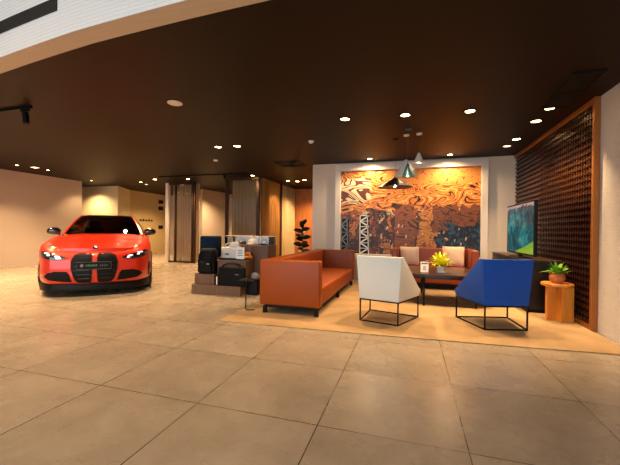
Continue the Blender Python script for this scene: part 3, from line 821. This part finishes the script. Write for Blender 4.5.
# small dark frames on the ochre wall
for k, z in enumerate((2.25, 1.95, 1.1)):
    o = MB().b2((-10.949, 12.6, z), (-10.9, 12.85, z + .16), .01).build('wall_hook', 'black')
    tag(o, ('top', 'middle', 'lowest')[k] + ' of three small dark boxes on the ochre wall behind car', 'wall box', 'small dark boxes on the ochre wall')
mb = MB()
for i in range(5): mb.b2((-10.949, 11.5 + i * .16, 1.42), (-10.94, 11.6 + i * .16, 1.5 + .02 * (i % 2)))
tag(mb.build('wall_lettering', 'black'), 'tiny dark lettering on the ochre wall behind the car', 'sign')

# ------------------------------------------------------------------ merchandise plinth
PB = (-3.6, 4.95)
t = thing('display_plinth', 'stepped ribbed walnut plinth holding bags and caps, left of orange sofa', 'display stand', (*PB, 0), R(2))
MB().b2((0, 0, 0), (.92, 1.1, .16), .004).build('base', 'plinth', t)
MB().b2((.02, .06, .16), (.40, .29, .34), .003).build('low_block', 'plinth', t)
MB().b2((.42, .14, .16), (.95, .46, .57), .003).build('front_block', 'plinth', t)
MB().b2((.41, .13, .57), (.96, .465, .585), .002).build('front_block_top', 'plinthtop', t)
MB().b2((.36, .50, .16), (1.2, .92, .82), .003).build('tall_block', 'plinth', t)
MB().b2((.35, .49, .82), (1.21, .93, .835), .002).build('tall_block_top', 'plinthtop', t)
MB().b2((.0, .30, .16), (.34, .62, .60), .003).build('rear_block', 'plinth', t)
def onplinth(x, y, z): 
    c, s = math.cos(R(2)), math.sin(R(2)); return (PB[0] + x * c - y * s, PB[1] + x * s + y * c, z)
# glass case
t = thing('glass_case', 'clear glass display case of caps on the tall walnut block', 'display case', onplinth(.33, .53, .835), R(2))
W_, D_, Z_ = .87, .38, .15
for (lo, hi) in (((0, 0, 0), (W_, .006, Z_)), ((0, D_ - .006, 0), (W_, D_, Z_)), ((0, .006, 0), (.006, D_ - .006, Z_)), ((W_ - .006, .006, 0), (W_, D_ - .006, Z_))):
    MB().b2(lo, hi).build('side_pane', 'caseglass', t)
MB().b2((0, 0, Z_), (W_, D_, Z_ + .006)).build('top_pane', 'caseglass', t)
mb = MB()
for (a, b) in (((0, 0), (W_, 0)), ((W_, 0), (W_, D_)), ((0, D_), (W_, D_)), ((0, 0), (0, D_))):
    mb.tube([(*a, Z_ + .006), (*b, Z_ + .006)], .003, 6)
mb.tube([(W_, 0, 0), (W_, 0, Z_)], .003, 6); mb.tube([(0, 0, 0), (0, 0, Z_)], .003, 6)
mb.build('edge_trim', 'frame', t)
def cap(label, x, y, m, rz, s=1.0, z=.842):
    t = thing('cap', label, 'cap', onplinth(x, y, z), rz, )
    MB().lathe([(.088 * s, 0), (.092 * s, .02), (.088 * s, .05), (.068 * s, .085), (.035 * s, .104), (0, .11)], n=24, sy=1.1).build('crown', m, t, True)
    mb = MB(); vs = []; n = 10
    for k in range(n + 1):
        a = math.pi + math.pi * k / n
        vs.append((.078 * s * math.cos(a), .05 * math.sin(a) - .04, .012)); 
    for k in range(n + 1):
        a = math.pi + math.pi * k / n
        vs.append((.082 * s * math.cos(a), .125 * math.sin(a) - .05, .004 - .008 * abs(math.cos(a))))
    fs = [[k, k + 1, n + 1 + k + 1, n + 1 + k] for k in range(n)]
    vs2 = [(x_, y_, z_ + .006) for x_, y_, z_ in vs]; N = len(vs)
    mb.add(vs + vs2, fs + [[N + i for i in f[::-1]] for f in fs] + [[n + 1 + k, n + 2 + k, N + n + 2 + k, N + n + 1 + k] for k in range(n)])
    mb.build('brim', m, t, True)
    MB().b2((-.02, -.099 * s, .04), (.02, -.09 * s, .062)).build('badge', 'ink' if m == 'whitebag' else 'paper', t)
cap('black cap at the left inside the glass case', .60, .72, 'blackfab', R(10))
cap('white cap in the middle of the glass case', .82, .7, 'whitebag', R(-12))
cap('black cap at the right inside the glass case', 1.06, .7, 'blackfab', R(15))
# price card in the case
def card(label, x, y, z, w, h, rz=0):
    t = thing('sign_card', label, 'card', onplinth(x, y, z), rz)
    MB().b2((-w / 2, -.003, .004), (w / 2, .003, h)).build('card', 'paper', t)
    MB().b2((-w / 2, -.02, 0), (w / 2, .02, .004)).build('foot', 'caseglass', t)
    mb = MB()
    for k in range(4): mb.b2((-w * .32, -.0045, h * .3 + k * h * .14), (w * (.34 - .08 * (k % 2)), -.0035, h * .36 + k * h * .14))
    mb.build('printed_text', 'ink', t)
card('small white card behind the white bag, in the case', .42, .58, .842, .1, .13, R(4))
card('tall white notice card standing on front walnut block', .84, .15, .601, .15, .21, R(2))
# white bag lying upright
t = thing('white_bag', 'crumpled white canvas bag leaning on the front walnut block', 'bag', onplinth(.56, .385, .587), R(4))
def blob(sx, sy, sz, seed, amp=.12, n=14, m=10, flat=2.6):
    rnd = random.Random(seed); ph = [rnd.uniform(0, 6) for _ in range(6)]
    mb = MB(); vs = []; fs = []
    for j in range(m + 1):
        v = -math.pi / 2 + math.pi * j / m
        for i in range(n):
            a = 2 * math.pi * i / n
            def se(c): return math.copysign(abs(c) ** (2 / flat), c)
            q = 1 + amp * math.sin(3 * a + ph[0] + 2 * v) * .5 + amp * math.sin(5 * v + ph[1] + a) * .4
            vs.append((sx * se(math.cos(a)) * se(math.cos(v)) * q, sy * se(math.sin(a)) * se(math.cos(v)) * q, sz * (se(math.sin(v)) * q)))
    for j in range(m):
        for i in range(n): fs.append([j * n + i, j * n + (i + 1) % n, (j + 1) * n + (i + 1) % n, (j + 1) * n + i])
    return mb.add(vs, fs)
mb = MB().hull([(-.17, -.07, 0.0), (.13, -.07, 0.0), (.13, .08, 0.0), (-.17, .08, 0.0)], [(-.2, -.04, .21), (.18, -.03, .22), (.18, .05, .22), (-.2, .05, .21)])
o = mb.build('bag_body', 'whitebag', t, True, bevel=.025)
MB().hull([(-.1, -.03, .17), (.17, -.03, .15), (.16, .04, .15), (-.1, .04, .17)], [(.0, -.02, .30), (.12, -.02, .31), (.12, .03, .31), (.0, .03, .3)]).build('folded_flap', 'whitebag', t, True, bevel=.012)
MB().tube([(-.12, -.02, .18), (-.1, -.05, .26), (-.02, -.05, .29), (.02, -.03, .22)], .008, 8).build('handle', 'whitebag', t, True)
MB().b2((-.1, -.0755, .07), (-.03, -.068, .1)).build('printed_mark', 'ink', t)
# dark tray and orange things
t = thing('tray', 'low black tray on the front walnut block behind the notice card', 'tray', onplinth(.62, .21, .587), R(2))
MB().b2((-.2, -.07, 0), (.3, .07, .012), .003).build('base', 'black', t)
mb = MB()
for lo, hi in (((-.2, -.07, .012), (.3, -.06, .022)), ((-.2, .06, .012), (.3, .07, .022)), ((-.2, -.06, .012), (-.19, .06, .022)), ((.29, -.06, .012), (.3, .06, .022))): mb.b2(lo, hi)
mb.build('rim', 'black', t)
t = thing('folded_scarf', 'folded orange scarf beside the white notice card', 'scarf', onplinth(.87, .37, .63), R(8))
blob(.09, .08, .042, 3, .3).build('lower_fold', 'orangefab', t, True)
o = blob(.07, .05, .025, 5, .35).build('upper_fold', 'orangefab', t, True); o.location = (-.005, -.01, .055)
# navy box on rear block
t = thing('navy_stool', 'navy blue upholstered cube behind the black backpack', 'box', onplinth(.13, .455, .6), R(2))
MB().b2((-.18, -.15, 0), (.16, .06, .39), .03, 4).build('body', 'navy', t, True)
MB().b2((-.18, -.155, .02), (.16, -.148, .04)).build('piping', 'teal', t)
# backpack
t = thing('backpack', 'black backpack standing on low walnut block in front of the navy cube', 'backpack', onplinth(.235, .17, .34), R(3))
mb = MB().hull([(-.19, -.11, 0), (.17, -.11, 0), (.17, .1, 0), (-.19, .1, 0)], [(-.16, -.07, .44), (.14, -.07, .44), (.14, .08, .44), (-.16, .08, .44)])
mb.build('bag_body', 'blackfab', t, True, bevel=.055)
MB().hull([(-.14, -.15, .03), (.12, -.15, .03), (.12, -.095, .03), (-.14, -.095, .03)], [(-.12, -.12, .22), (.1, -.12, .22), (.1, -.08, .22), (-.12, -.08, .22)]).build('front_pocket', 'blackfab', t, True, bevel=.02)
MB().tube([(-.05, .02, .41), (-.045, .0, .46), (.02, .0, .46), (.03, .02, .41)], .009, 8).build('handle', 'blackfab', t, True)
for x in (-.1, .08): MB().tube([(x, -.06, .4), (x * 1.2, -.125, .33), (x * 1.3, -.13, .2), (x * 1.2, -.115, .1)], .012, 8).build('strap', 'blackfab', t, True)
MB().b2((.045, -.158, .17), (.09, -.150, .185)).build('badge', 'chrome', t)
# black tote in front
t = thing('tote_bag', 'large black tote bag at the foot of front walnut block', 'bag', onplinth(.73, .062, .16), R(2))
MB().hull([(-.25, -.05, 0), (.25, -.05, 0), (.25, .055, 0), (-.25, .055, 0)], [(-.24, -.03, .31), (.24, -.03, .31), (.24, .05, .31), (-.24, .05, .31)]).build('bag_body', 'blackfab', t, True, bevel=.02)
for y in (-.02, .03): MB().tube([(-.19, y, .29), (-.15, y, .35), (-.08, y, .375), (.06, y, .375), (.13, y, .35), (.17, y, .29)], .009, 8).build('handle', 'blackfab', t, True)
MB().b2((.08, -.0425, .19), (.15, -.034, .205)).build('printed_mark', 'ink', t)
MB().box((-.262, -.03, .08), (.02, .01, .14), .002).build('hang_tag', 'paper', t)
t = thing('cap', 'grey cap resting low on plinth beside the orange sofa', 'cap', onplinth(1.0, .3, .0))
MB().b2((-.035, -.12, 0), (.14, .12, .27), .004).build('stand_block', 'black', t)
MB().lathe([(.085, .27), (.088, .29), (.07, .345), (.03, .37), (0, .373)], (.05, 0, 0), 20).build('crown', 'ink', t, True)
MB().b2((-.0, -.16, .272), (.1, -.07, .28), .003).build('brim', 'paper', t)
# slim black side table by the sofa
t = thing('end_table', 'slim black metal end table beside the near corner of orange sofa', 'side table', (-2.13, 4.1, RUGZ), 0)
MB().b2((-.1, -.02, .40), (.13, .2, .412), .003).build('tabletop', 'blackmetal', t)
MB().tube([(-.0, .02, .4), (-.0, .02, .02), (.02, .02, .0085), (.11, .06, .0085)], .009, 8).build('leg', 'blackmetal', t, True)

# ------------------------------------------------------------------ car
SU, SZ = .90, 1.02
car = thing('car', 'orange-red sports coupe with black roof parked on the tiles', 'car', (-5.46, 4.81, 0), R(-46.65))
car.scale = (.97, SU, SZ)
def lerp(tab, v):
    tab = sorted(tab)
    if v <= tab[0][0]: return tab[0][1]
    for (a, x), (b, y) in zip(tab[:-1], tab[1:]):
        if v <= b:
            k = (v - a) / (b - a); k = k * k * (3 - 2 * k) * .35 + k * .65; return x + (y - x) * k
    return tab[-1][1]
SH = [(.87, .68), (.6, .765), (.2, .86), (-.3, .915), (-1.5, .94), (-3, 1.0), (-3.95, .96)]
ZC = [(.87, .715), (.75, .765), (.5, .83), (.2, .89), (-.3, .955), (-.65, .99), (-1.5, 1.0), (-3, 1.02), (-3.6, 1.08), (-3.95, 1.08)]
def vn(u):
    u = abs(u); return .87 - .10 * (u / .7) ** 2 - .33 * (max(0, u - .66) / .27) ** 2.2
def side_pts(n=96):
    """plan outline half: list of (v,u) from nose centre round to tail centre"""
    P = [(vn(u), u) for u in [i * .93 / 24 for i in range(25)]]
    v = P[-1][0]
    for i in range(1, 60):
        vv = v - (v + 3.7) * i / 60
        uu = .93 + .012 * math.sin(min(1, (v - vv) / .5) * math.pi / 2) - .025 * math.exp(-((vv + 1.4) / .6) ** 2) + .02 * math.exp(-((vv + 2.85) / .5) ** 2)
        P.append((vv, uu))
    for i in range(1, 16):
        a = math.pi / 2 * i / 15; P.append((-3.7 - .25 * math.sin(a), .5 + .435 * math.cos(a) if i < 15 else .5))
    for i in range(1, 8): P.append((-3.95 - .0, .5 - .5 * i / 7))
    return P
half = side_pts()
loop = half + [(v, -u) for v, u in half[1:-1]][::-1]
N = len(loop)
LV = [(0, .93, -.10), (.10, .97, -.02), (.25, 1.0, .0), (.42, 1.0, .012), (.58, .985, .0), (.72, .992, 0), (.84, .99, -.012), (.93, .965, -.035), (.98, .93, -.06), (1, .90, -.085)]
ZB = .17
def nose_shift(v, d): return v + d * max(0, min(1, (v - .1) / .5)) - d * max(0, min(1, (-3.3 - v) / .5))
def hoodz(v, u, w):
    s = min(1, abs(u) / w); zc, zs = lerp(ZC, v), lerp(SH, v)
    z = zs + (zc - zs) * (1 - s ** 2.6)
    k = max(0, min(1, (v + .5) / .4)) * max(0, min(1, (.82 - v) / .25))
    au = abs(u) - (.34 + .12 * (0.8 - v) * .5)
    z += k * .03 * (1 / (1 + math.exp(au * 70)))            # raised centre of the bonnet
    z += .02 * k * math.exp(-((abs(u) - .74) / .1) ** 2)     # fender crown
    return z
vs = []; fs = []
for t_, wf_, dv in LV:
    for v, u_ in loop:
        vv = nose_shift(v, dv); z = ZB + t_ * (lerp(SH, vv) - ZB)
        vs.append((vv, u_ * wf_, z))
RN = len(LV)
for j in range(RN - 1):
    for i in range(N): fs.append([j * N + i, j * N + (i + 1) % N, (j + 1) * N + (i + 1) % N, (j + 1) * N + i])
base = (RN - 1) * N
SS = [.95, .88, .8, .7, .6, .5, .4, .3, .2, .1, 0]
prev = [base + i for i in range(N)]
for s in SS:
    cur = []
    for i, (v, u_) in enumerate(loop):
        vv = nose_shift(v, -.085); uu = u_ * .90
        vv -= (1 - s) * .01
        cur.append(len(vs)); vs.append((vv, uu * s, hoodz(vv, uu * s, .90 * .93)))
    for i in range(N): fs.append([prev[i], prev[(i + 1) % N], cur[(i + 1) % N], cur[i]])
    prev = cur
fs.append(list(range(N))[::-1])
mb = MB().add(vs, fs)
body = mb.build('body', 'paint', car, True)
bm = bmesh.new(); bm.from_mesh(body.data)
bmesh.ops.remove_doubles(bm, verts=bm.verts, dist=.0008)
bmesh.ops.dissolve_degenerate(bm, edges=bm.edges, dist=.0005)
bmesh.ops.recalc_face_normals(bm, faces=bm.faces)
bm.to_mesh(body.data); bm.free()
# cut wheel arches with a boolean, applied at once
cut = MB()
for v0 in (0, -2.857):
    for s in (1, -1):
        cut.tube([(v0, s * .66, .35), (v0, s * 1.2, .35)], .385, 40)
cutter = cut.build('arch_cutter', 'black'); cutter.parent = car
try:
    md = body.modifiers.new('b', 'BOOLEAN'); md.operation = 'DIFFERENCE'; md.object = cutter; md.solver = 'EXACT'
    bpy.context.view_layer.update()
    dg = bpy.context.evaluated_depsgraph_get()
    nm = bpy.data.meshes.new_from_object(body.evaluated_get(dg))
    if len(nm.polygons) > 500:
        body.modifiers.clear(); body.data = nm
        for p in nm.polygons: p.use_smooth = True
        try: nm.set_sharp_from_angle(angle=R(38))
        except Exception: pass
    else: body.modifiers.clear()
except Exception as e:
    print('bool', e); body.modifiers.clear()
bpy.data.objects.remove(cutter)
def face_v(u, z):
    """front surface of the body at (u, z)"""
    v = vn(u); zs = lerp(SH, v - .05); t_ = max(0, min(1, (z - ZB) / (zs - ZB)))
    for (a, wa, da), (b, wb, db) in zip(LV[:-1], LV[1:]):
        if t_ <= b:
            k = (t_ - a) / (b - a); w = wa + (wb - wa) * k; d = da + (db - da) * k; break
    return nose_shift(vn(u / w), d)
def patch(outline, off=.006, thick=.02, rings=(1, .75, .5, .25), sub=3, fn=face_v):
    pts = []
    for (a, b) in zip(outline, outline[1:] + outline[:1]):
        for k in range(sub): pts.append((a[0] + (b[0] - a[0]) * k / sub, a[1] + (b[1] - a[1]) * k / sub))
    cx = sum(p[0] for p in pts) / len(pts); cz = sum(p[1] for p in pts) / len(pts); n = len(pts)
    vs = [(fn(*p) - thick, *p) for p in pts]
    for r_ in rings:
        for p in pts:
            uu, zz = cx + (p[0] - cx) * r_, cz + (p[1] - cz) * r_
            vs.append((fn(uu, zz) + off, uu, zz))
    vs.append((fn(cx, cz) + off, cx, cz)); fs = []
    for j in range(len(rings)):
        for i in range(n): fs.append([j * n + i, j * n + (i + 1) % n, (j + 1) * n + (i + 1) % n, (j + 1) * n + i])
    l = len(rings) * n
    for i in range(n): fs.append([l + i, l + (i + 1) % n, len(vs) - 1])
    return MB().add(vs, fs)
def mir(o, s): return [(s * a, b) for a, b in o]
def kx(o): return [(a * .84, b) for a, b in o]
_K=.84
kid = [(.045, .62), (.06, .675), (.11, .692), (.30, .685), (.38, .655), (.43, .56), (.425, .44), (.36, .27), (.30, .222), (.10, .215), (.055, .24), (.045, .32)]
kidin = [(.07, .62), (.085, .655), (.12, .668), (.29, .662), (.355, .635), (.40, .555), (.395, .45), (.335, .285), (.285, .245), (.11, .24), (.08, .26), (.07, .32)]
for s in (1, -1):
    g = patch(mir(kx(kid), s), .012, .02).build('grille_surround', 'black', car, True)
    patch(mir(kx(kidin), s), .014, .01).build('grille_mesh', 'black', g, True)
    ko = mir(kx(kid), s); MB().tube([(face_v(*p) + .012, *p) for p in ko + ko[:1]], .0065, 6).build('grille_rim', 'rimred', g, True)
    mb = MB()
    for k in range(6):
        z = .29 + k * .065; u0, u1 = .07, (.32 if z > .4 else .25 + (z - .25) * .3)
        mb.box(((face_v(s * .22, z) + .018), s * (u0 + u1) / 2, z), (.006, (u1 - u0) * .95, .007), 0, (0, 0, s * .06))
    mb.build('grille_bars', 'carbon', g)
    # lower side intake
    patch(mir([(.385, .36), (.42, .405), (.60, .41), (.71, .385), (.77, .33), (.69, .275), (.46, .245), (.345, .24)], s), .008, .02).build('side_intake', 'black', car, True)
    patch(mir([(.875, .50), (.905, .51), (.905, .26), (.865, .25)], s), .006, .02).build('air_curtain', 'black', car, True)
    # headlight
    hl = patch(mir([(.42, .615), (.52, .652), (.68, .692), (.83, .722), (.87, .70), (.865, .655), (.79, .615), (.62, .587), (.48, .59)], s), .008, .02)
    ho = hl.build('headlight', 'lamp_in', car, True)
    for (c0, w) in ((.55, .1), (.72, .1)):
        pts = [(c0 - w / 2, .605 + (c0 - .55) * .28), (c0 - w / 2 + .03, .645 + (c0 - .55) * .28), (c0 + w / 2 - .01, .655 + (c0 - .55) * .28), (c0 + w / 2 + .01, .638 + (c0 - .55) * .28), (c0 + .0, .63 + (c0 - .55) * .28), (c0 + .0, .60 + (c0 - .55) * .28)]
        patch(mir(pts, s), .013, .004, sub=1).build('light_strip', 'drl', ho)
        pts = [(c0 + .02 + .022 * math.cos(a), .618 + (c0 - .55) * .28 + .018 * math.sin(a)) for a in [k * math.pi / 5 for k in range(10)]]
        patch(mir(pts, s), .013, .004, sub=1).build('lens', 'chrome', ho)
    # mirrors
    mo = blob(.07, .13, .07, 2, .02, 16, 10, 2.4).build('mirror', 'carbon', car, True); mo.location = (-.78, s * .93, 1.02)
    MB().tube([(-.76, s * .82, .95), (-.78, s * .89, .975)], .018, 8).build('mirror_arm', 'carbon', car, True)
# chin spoiler
mb = MB(); vs = []; us = [-.9 + i * .1 for i in range(19)]
for u_ in us:
    v0 = face_v(u_ * .97, .2)
    vs += [(v0 + .02, u_, .205), (v0 + .045, u_, .13), (v0 + .035, u_, .095), (v0 - .25, u_, .095), (v0 - .25, u_, .205)]
fs = [[i * 5 + k, i * 5 + (k + 1) % 5, (i + 1) * 5 + (k + 1) % 5, (i + 1) * 5 + k] for i in range(18) for k in range(5)] + [[0, 1, 2, 3, 4], [90 + k for k in range(5)]]
mb.add(vs, fs).build('front_splitter', 'black', car, True)
MB().b2((-3.7, -.8, .12), (.55, .8, .175)).build('underbody', 'black', car)
for s in (1, -1): MB().b2((-2.42, s * .86 if s > 0 else -.94, .1), (-.42, .94 if s > 0 else -.86, .2), .01).build('side_skirt', 'black', car)
# number plate
pv = face_v(.0, .5) + .035
pl = MB().b2((pv - .03, -.265, .435), (pv, .265, .555), .004).build('number_plate', 'black', car)
mb = MB()
for lo, hi in (((-.32), (.32)),):
    mb.b2((pv, -.26, .548), (pv + .002, .26, .552)); mb.b2((pv, -.26, .438), (pv + .002, .26, .442)); mb.b2((pv, -.26, .438), (pv + .002, -.257, .552)); mb.b2((pv, .257, .438), (pv + .002, .26, .552))
mb.build('plate_border', 'grey', pl)
mb = MB()
for i in range(6):
    y0 = -.13 + i * .03
    mb.b2((pv, y0, .482), (pv + .002, y0 + .007, .512)); mb.b2((pv, y0, .505), (pv + .002, y0 + .02, .512)); 
    if i % 2: mb.b2((pv, y0 + .014, .482), (pv + .002, y0 + .021, .512))
    else: mb.b2((pv, y0, .482), (pv + .002, y0 + .02, .488))
mb.build('plate_lettering', 'greentext', pl)
mb = MB()
for i in range(4):
    y0 = .08 + i * .033; mb.b2((pv, y0, .482), (pv + .002, y0 + .018, .487)); mb.b2((pv, y0 + .011, .482), (pv + .002, y0 + .018, .512))
mb.build('plate_lettering', 'ink', pl)
MB().tube([(pv - .001, -.19, .497), (pv + .002, -.19, .497)], .026, 20).build('plate_emblem', 'ink', pl)
# bonnet badge
bz = hoodz(.74, 0, .84)
bdg = MB().lathe([(.042, 0), (.042, .006), (0, .008)], n=24).build('bonnet_badge', 'black', car, True); bdg.location = (.755, 0, bz + .002); bdg.rotation_euler = (0, R(38), 0)
for q in range(4):
    vs = [(0, 0, .0095)] + [(.028 * math.cos(q * math.pi / 2 + k * math.pi / 12), .028 * math.sin(q * math.pi / 2 + k * math.pi / 12), .0085) for k in range(7)]
    MB().add(vs, [[0, k, k + 1] for k in range(1, 7)]).build('badge_quarter', 'bluebadge' if q % 2 else 'paper', bdg)
MB().lathe([(.041, .0068), (.043, .008), (.039, .0082), (.037, .0072)], n=24).build('badge_ring', 'chrome', bdg, True)
# greenhouse
GS = [  # v, u_bottom, z_bottom, u_top, z_top
    (-.50, .30, .985, .30, .99)]
def gsec(v):
    ub = lerp([(-.6, .80), (-1.2, .85), (-2.4, .86), (-3.2, .80), (-3.55, .72)], v)
    zb = lerp([(-.6, .955), (-1.5, .965), (-3.0, 1.0), (-3.55, 1.05)], v)
    ut = lerp([(-1.45, .56), (-2.0, .585), (-2.7, .54)], v); zt = lerp([(-1.4, 1.345), (-1.9, 1.385), (-2.4, 1.375), (-2.8, 1.32)], v)
    return ub, zb, ut, zt
def grid(fn, a, b): 
    vs = [fn(i / a, j / b) for j in range(b + 1) for i in range(a + 1)]
    return MB().add(vs, [[j * (a + 1) + i, j * (a + 1) + i + 1, (j + 1) * (a + 1) + i + 1, (j + 1) * (a + 1) + i] for j in range(b) for i in range(a)])
WT = lambda x: (-1.42 - .10 * x * x, .545 * x, 1.345 - .02 * x * x + .012 * (1 - x * x))
WB = lambda x: (-.50 - .26 * x * x, .76 * x, .965 + .02 * (1 - x * x))
def wsh(i, j):
    x = i * 2 - 1; a, b = Vector(WB(x)), Vector(WT(x)); p = a.lerp(b, j); p.z += .03 * math.sin(math.pi * j); return p
grid(wsh, 14, 8).build('windscreen', 'carglass', car, True)
def roof(i, j):
    x = i * 2 - 1; v0 = WT(x)[0]; v = v0 + (-2.85 - v0) * j
    zt = lerp([(-1.4, 1.357), (-1.9, 1.39), (-2.4, 1.38), (-2.85, 1.315)], v)
    u_ = (.545 + .03 * math.sin(math.pi * min(1, j * 1.1)) - .03 * j) * x
    return (v, u_, zt - .03 * x ** 4 + (.004 if j else 0))
grid(roof, 14, 12).build('roof', 'carbon', car, True)
RB = lambda x: (-3.55 + .12 * x * x, .66 * x, 1.06 - .03 * x * x)
def rgl(i, j):
    x = i * 2 - 1; a, b = Vector(RB(x)), Vector(roof(i, 1)); p = a.lerp(b, j); p.z += .02 * math.sin(math.pi * j); return p
grid(rgl, 12, 6).build('rear_window', 'carglass', car, True)
for s in (1, -1):
    def sg(i, j, s=s):
        v_b = -.84 - i * (3.25 - .84); a = Vector((v_b, s * lerp([(-.8, .80), (-1.4, .835), (-2.4, .85), (-3.25, .78)], v_b), lerp([(-.8, .95), (-3.25, 1.03)], v_b)))
        b = Vector((-1.56 - i * (2.8 - 1.56), s * (.55 + .02 * math.sin(math.pi * i)), 1.325 + .03 * math.sin(math.pi * i) - .03 * i)); p = a.lerp(b, j); p.y += s * .03 * math.sin(math.pi * j); return p
    grid(sg, 12, 5).build('side_window', 'carglass', car, True)
    # pillars and roof rails in body colour
    def strip(pa, pb, w, n=10, bow=.02):
        mb = MB(); vs = []
        for k in range(n + 1):
            p = Vector(pa).lerp(Vector(pb), k / n); p.z += bow * math.sin(math.pi * k / n); ww = w * (1 - .25 * k / n)
            vs += [p + Vector((ww * .6, -s * ww * .5, .0)), p + Vector((0, 0, .016)), p + Vector((-ww * .9, s * ww * .35, -.01)), p + Vector((0, 0, -.03))]
        fs = [[k * 4 + m_, k * 4 + (m_ + 1) % 4, (k + 1) * 4 + (m_ + 1) % 4, (k + 1) * 4 + m_] for k in range(n) for m_ in range(4)]
        return mb.add(vs, fs)
    strip((-.76, s * .775, .955), (-1.53, s * .555, 1.333), .055, bow=.026).build('pillar', 'paint', car, True)
    strip((-1.5, s * .56, 1.33), (-2.85, s * .53, 1.30), .05, bow=.045).build('roof_rail', 'paint', car, True)
    strip((-3.42, s * .68, 1.04), (-2.8, s * .54, 1.3), .13, bow=.02).build('pillar', 'paint', car, True)
# cabin
MB().b2((-1.25, -.7, .8), (-.72, .7, .985), .04).build('dashboard', 'seat', car, True)
for s in (1, -1):
    st = MB().hull([(-2.25, s * .36 - .24, .55), (-1.75, s * .36 - .24, .55), (-1.75, s * .36 + .24, .55), (-2.25, s * .36 + .24, .55)], [(-2.3, s * .36 - .2, 1.1), (-2.18, s * .36 - .2, 1.1), (-2.18, s * .36 + .2, 1.1), (-2.3, s * .36 + .2, 1.1)]).build('seat', 'seat', car, True, bevel=.04)
    MB().box((-2.26, s * .36, 1.17), (.09, .24, .15), .035).build('headrest', 'seat', st, True)
mb = MB(); ring = [(-1.4 - .03 * math.sin(a), .36 + .17 * math.cos(a), .95 + .165 * math.sin(a)) for a in [k * math.pi / 12 for k in range(25)]]
mb.tube(ring, .014, 8).build('steering_wheel', 'seat', car, True)
MB().box((-1.3, 0, 1.3), (.02, .24, .06), .01).build('rear_view_mirror', 'black', car)
# wheels
def wheel(v0, s):
    w = MB().lathe([(.235, -.115), (.30, -.125), (.335, -.105), (.343, -.06), (.343, .06), (.335, .105), (.30, .125), (.235, .115), (.235, -.115)], n=44).build('wheel', 'tyre', car, True)
    w.location = (v0, s * .825, .343); w.rotation_euler = (R(-90 * s), 0, 0)
    MB().lathe([(.236, -.11), (.236, .095), (.225, .10), (.215, .09), (.215, -.11)], n=44).build('rim', 'rim', w, True)
    mb = MB()
    for k in range(10):
        a = k * math.pi / 5
        mb.tube([(0.03 * math.cos(a), .03 * math.sin(a), .07), (.12 * math.cos(a - .06), .12 * math.sin(a - .06), .078), (.222 * math.cos(a + .05), .222 * math.sin(a + .05), .088)], [.02, .014, .013], 8)
    mb.build('spokes', 'rim', w, True)
    MB().lathe([(0, .095), (.035, .09), (.045, .05)], n=20).build('hub_cap', 'black', w, True)
    MB().lathe([(.05, .01), (.18, .01), (.18, -.01), (.05, -.01)], n=28).build('brake_disc', 'grey', w, True)
for v0 in (0, -2.857):
    for s in (1, -1): wheel(v0, s)

# ------------------------------------------------------------------ daylight from the glazed front behind the viewer
w = bpy.data.worlds.new('world'); sc.world = w; w.use_nodes = True
bg = w.node_tree.nodes['Background']; bg.inputs[0].default_value = (.80, .90, 1.0, 1); bg.inputs[1].default_value = .18
l = bpy.data.lights.new('shopfront_daylight', 'AREA'); l.energy = 420; l.color = (.85, .93, 1); l.shape = 'RECTANGLE'; l.size = 10; l.size_y = 3.6
o = bpy.data.objects.new('shopfront_daylight', l); COL.objects.link(o); o.location = (-3, -5, 2.2); o.rotation_euler = (R(90), 0, 0)

sc.view_settings.view_transform = 'Standard'; sc.view_settings.look = 'None'; sc.view_settings.gamma = 1
sc.view_settings.use_curve_mapping = False
sc.view_settings.exposure = 0.0
sc.cycles.use_denoising = True
sc.cycles.max_bounces = 6
sc.cycles.transparent_max_bounces = 12
sc.cycles.sample_clamp_indirect = 6
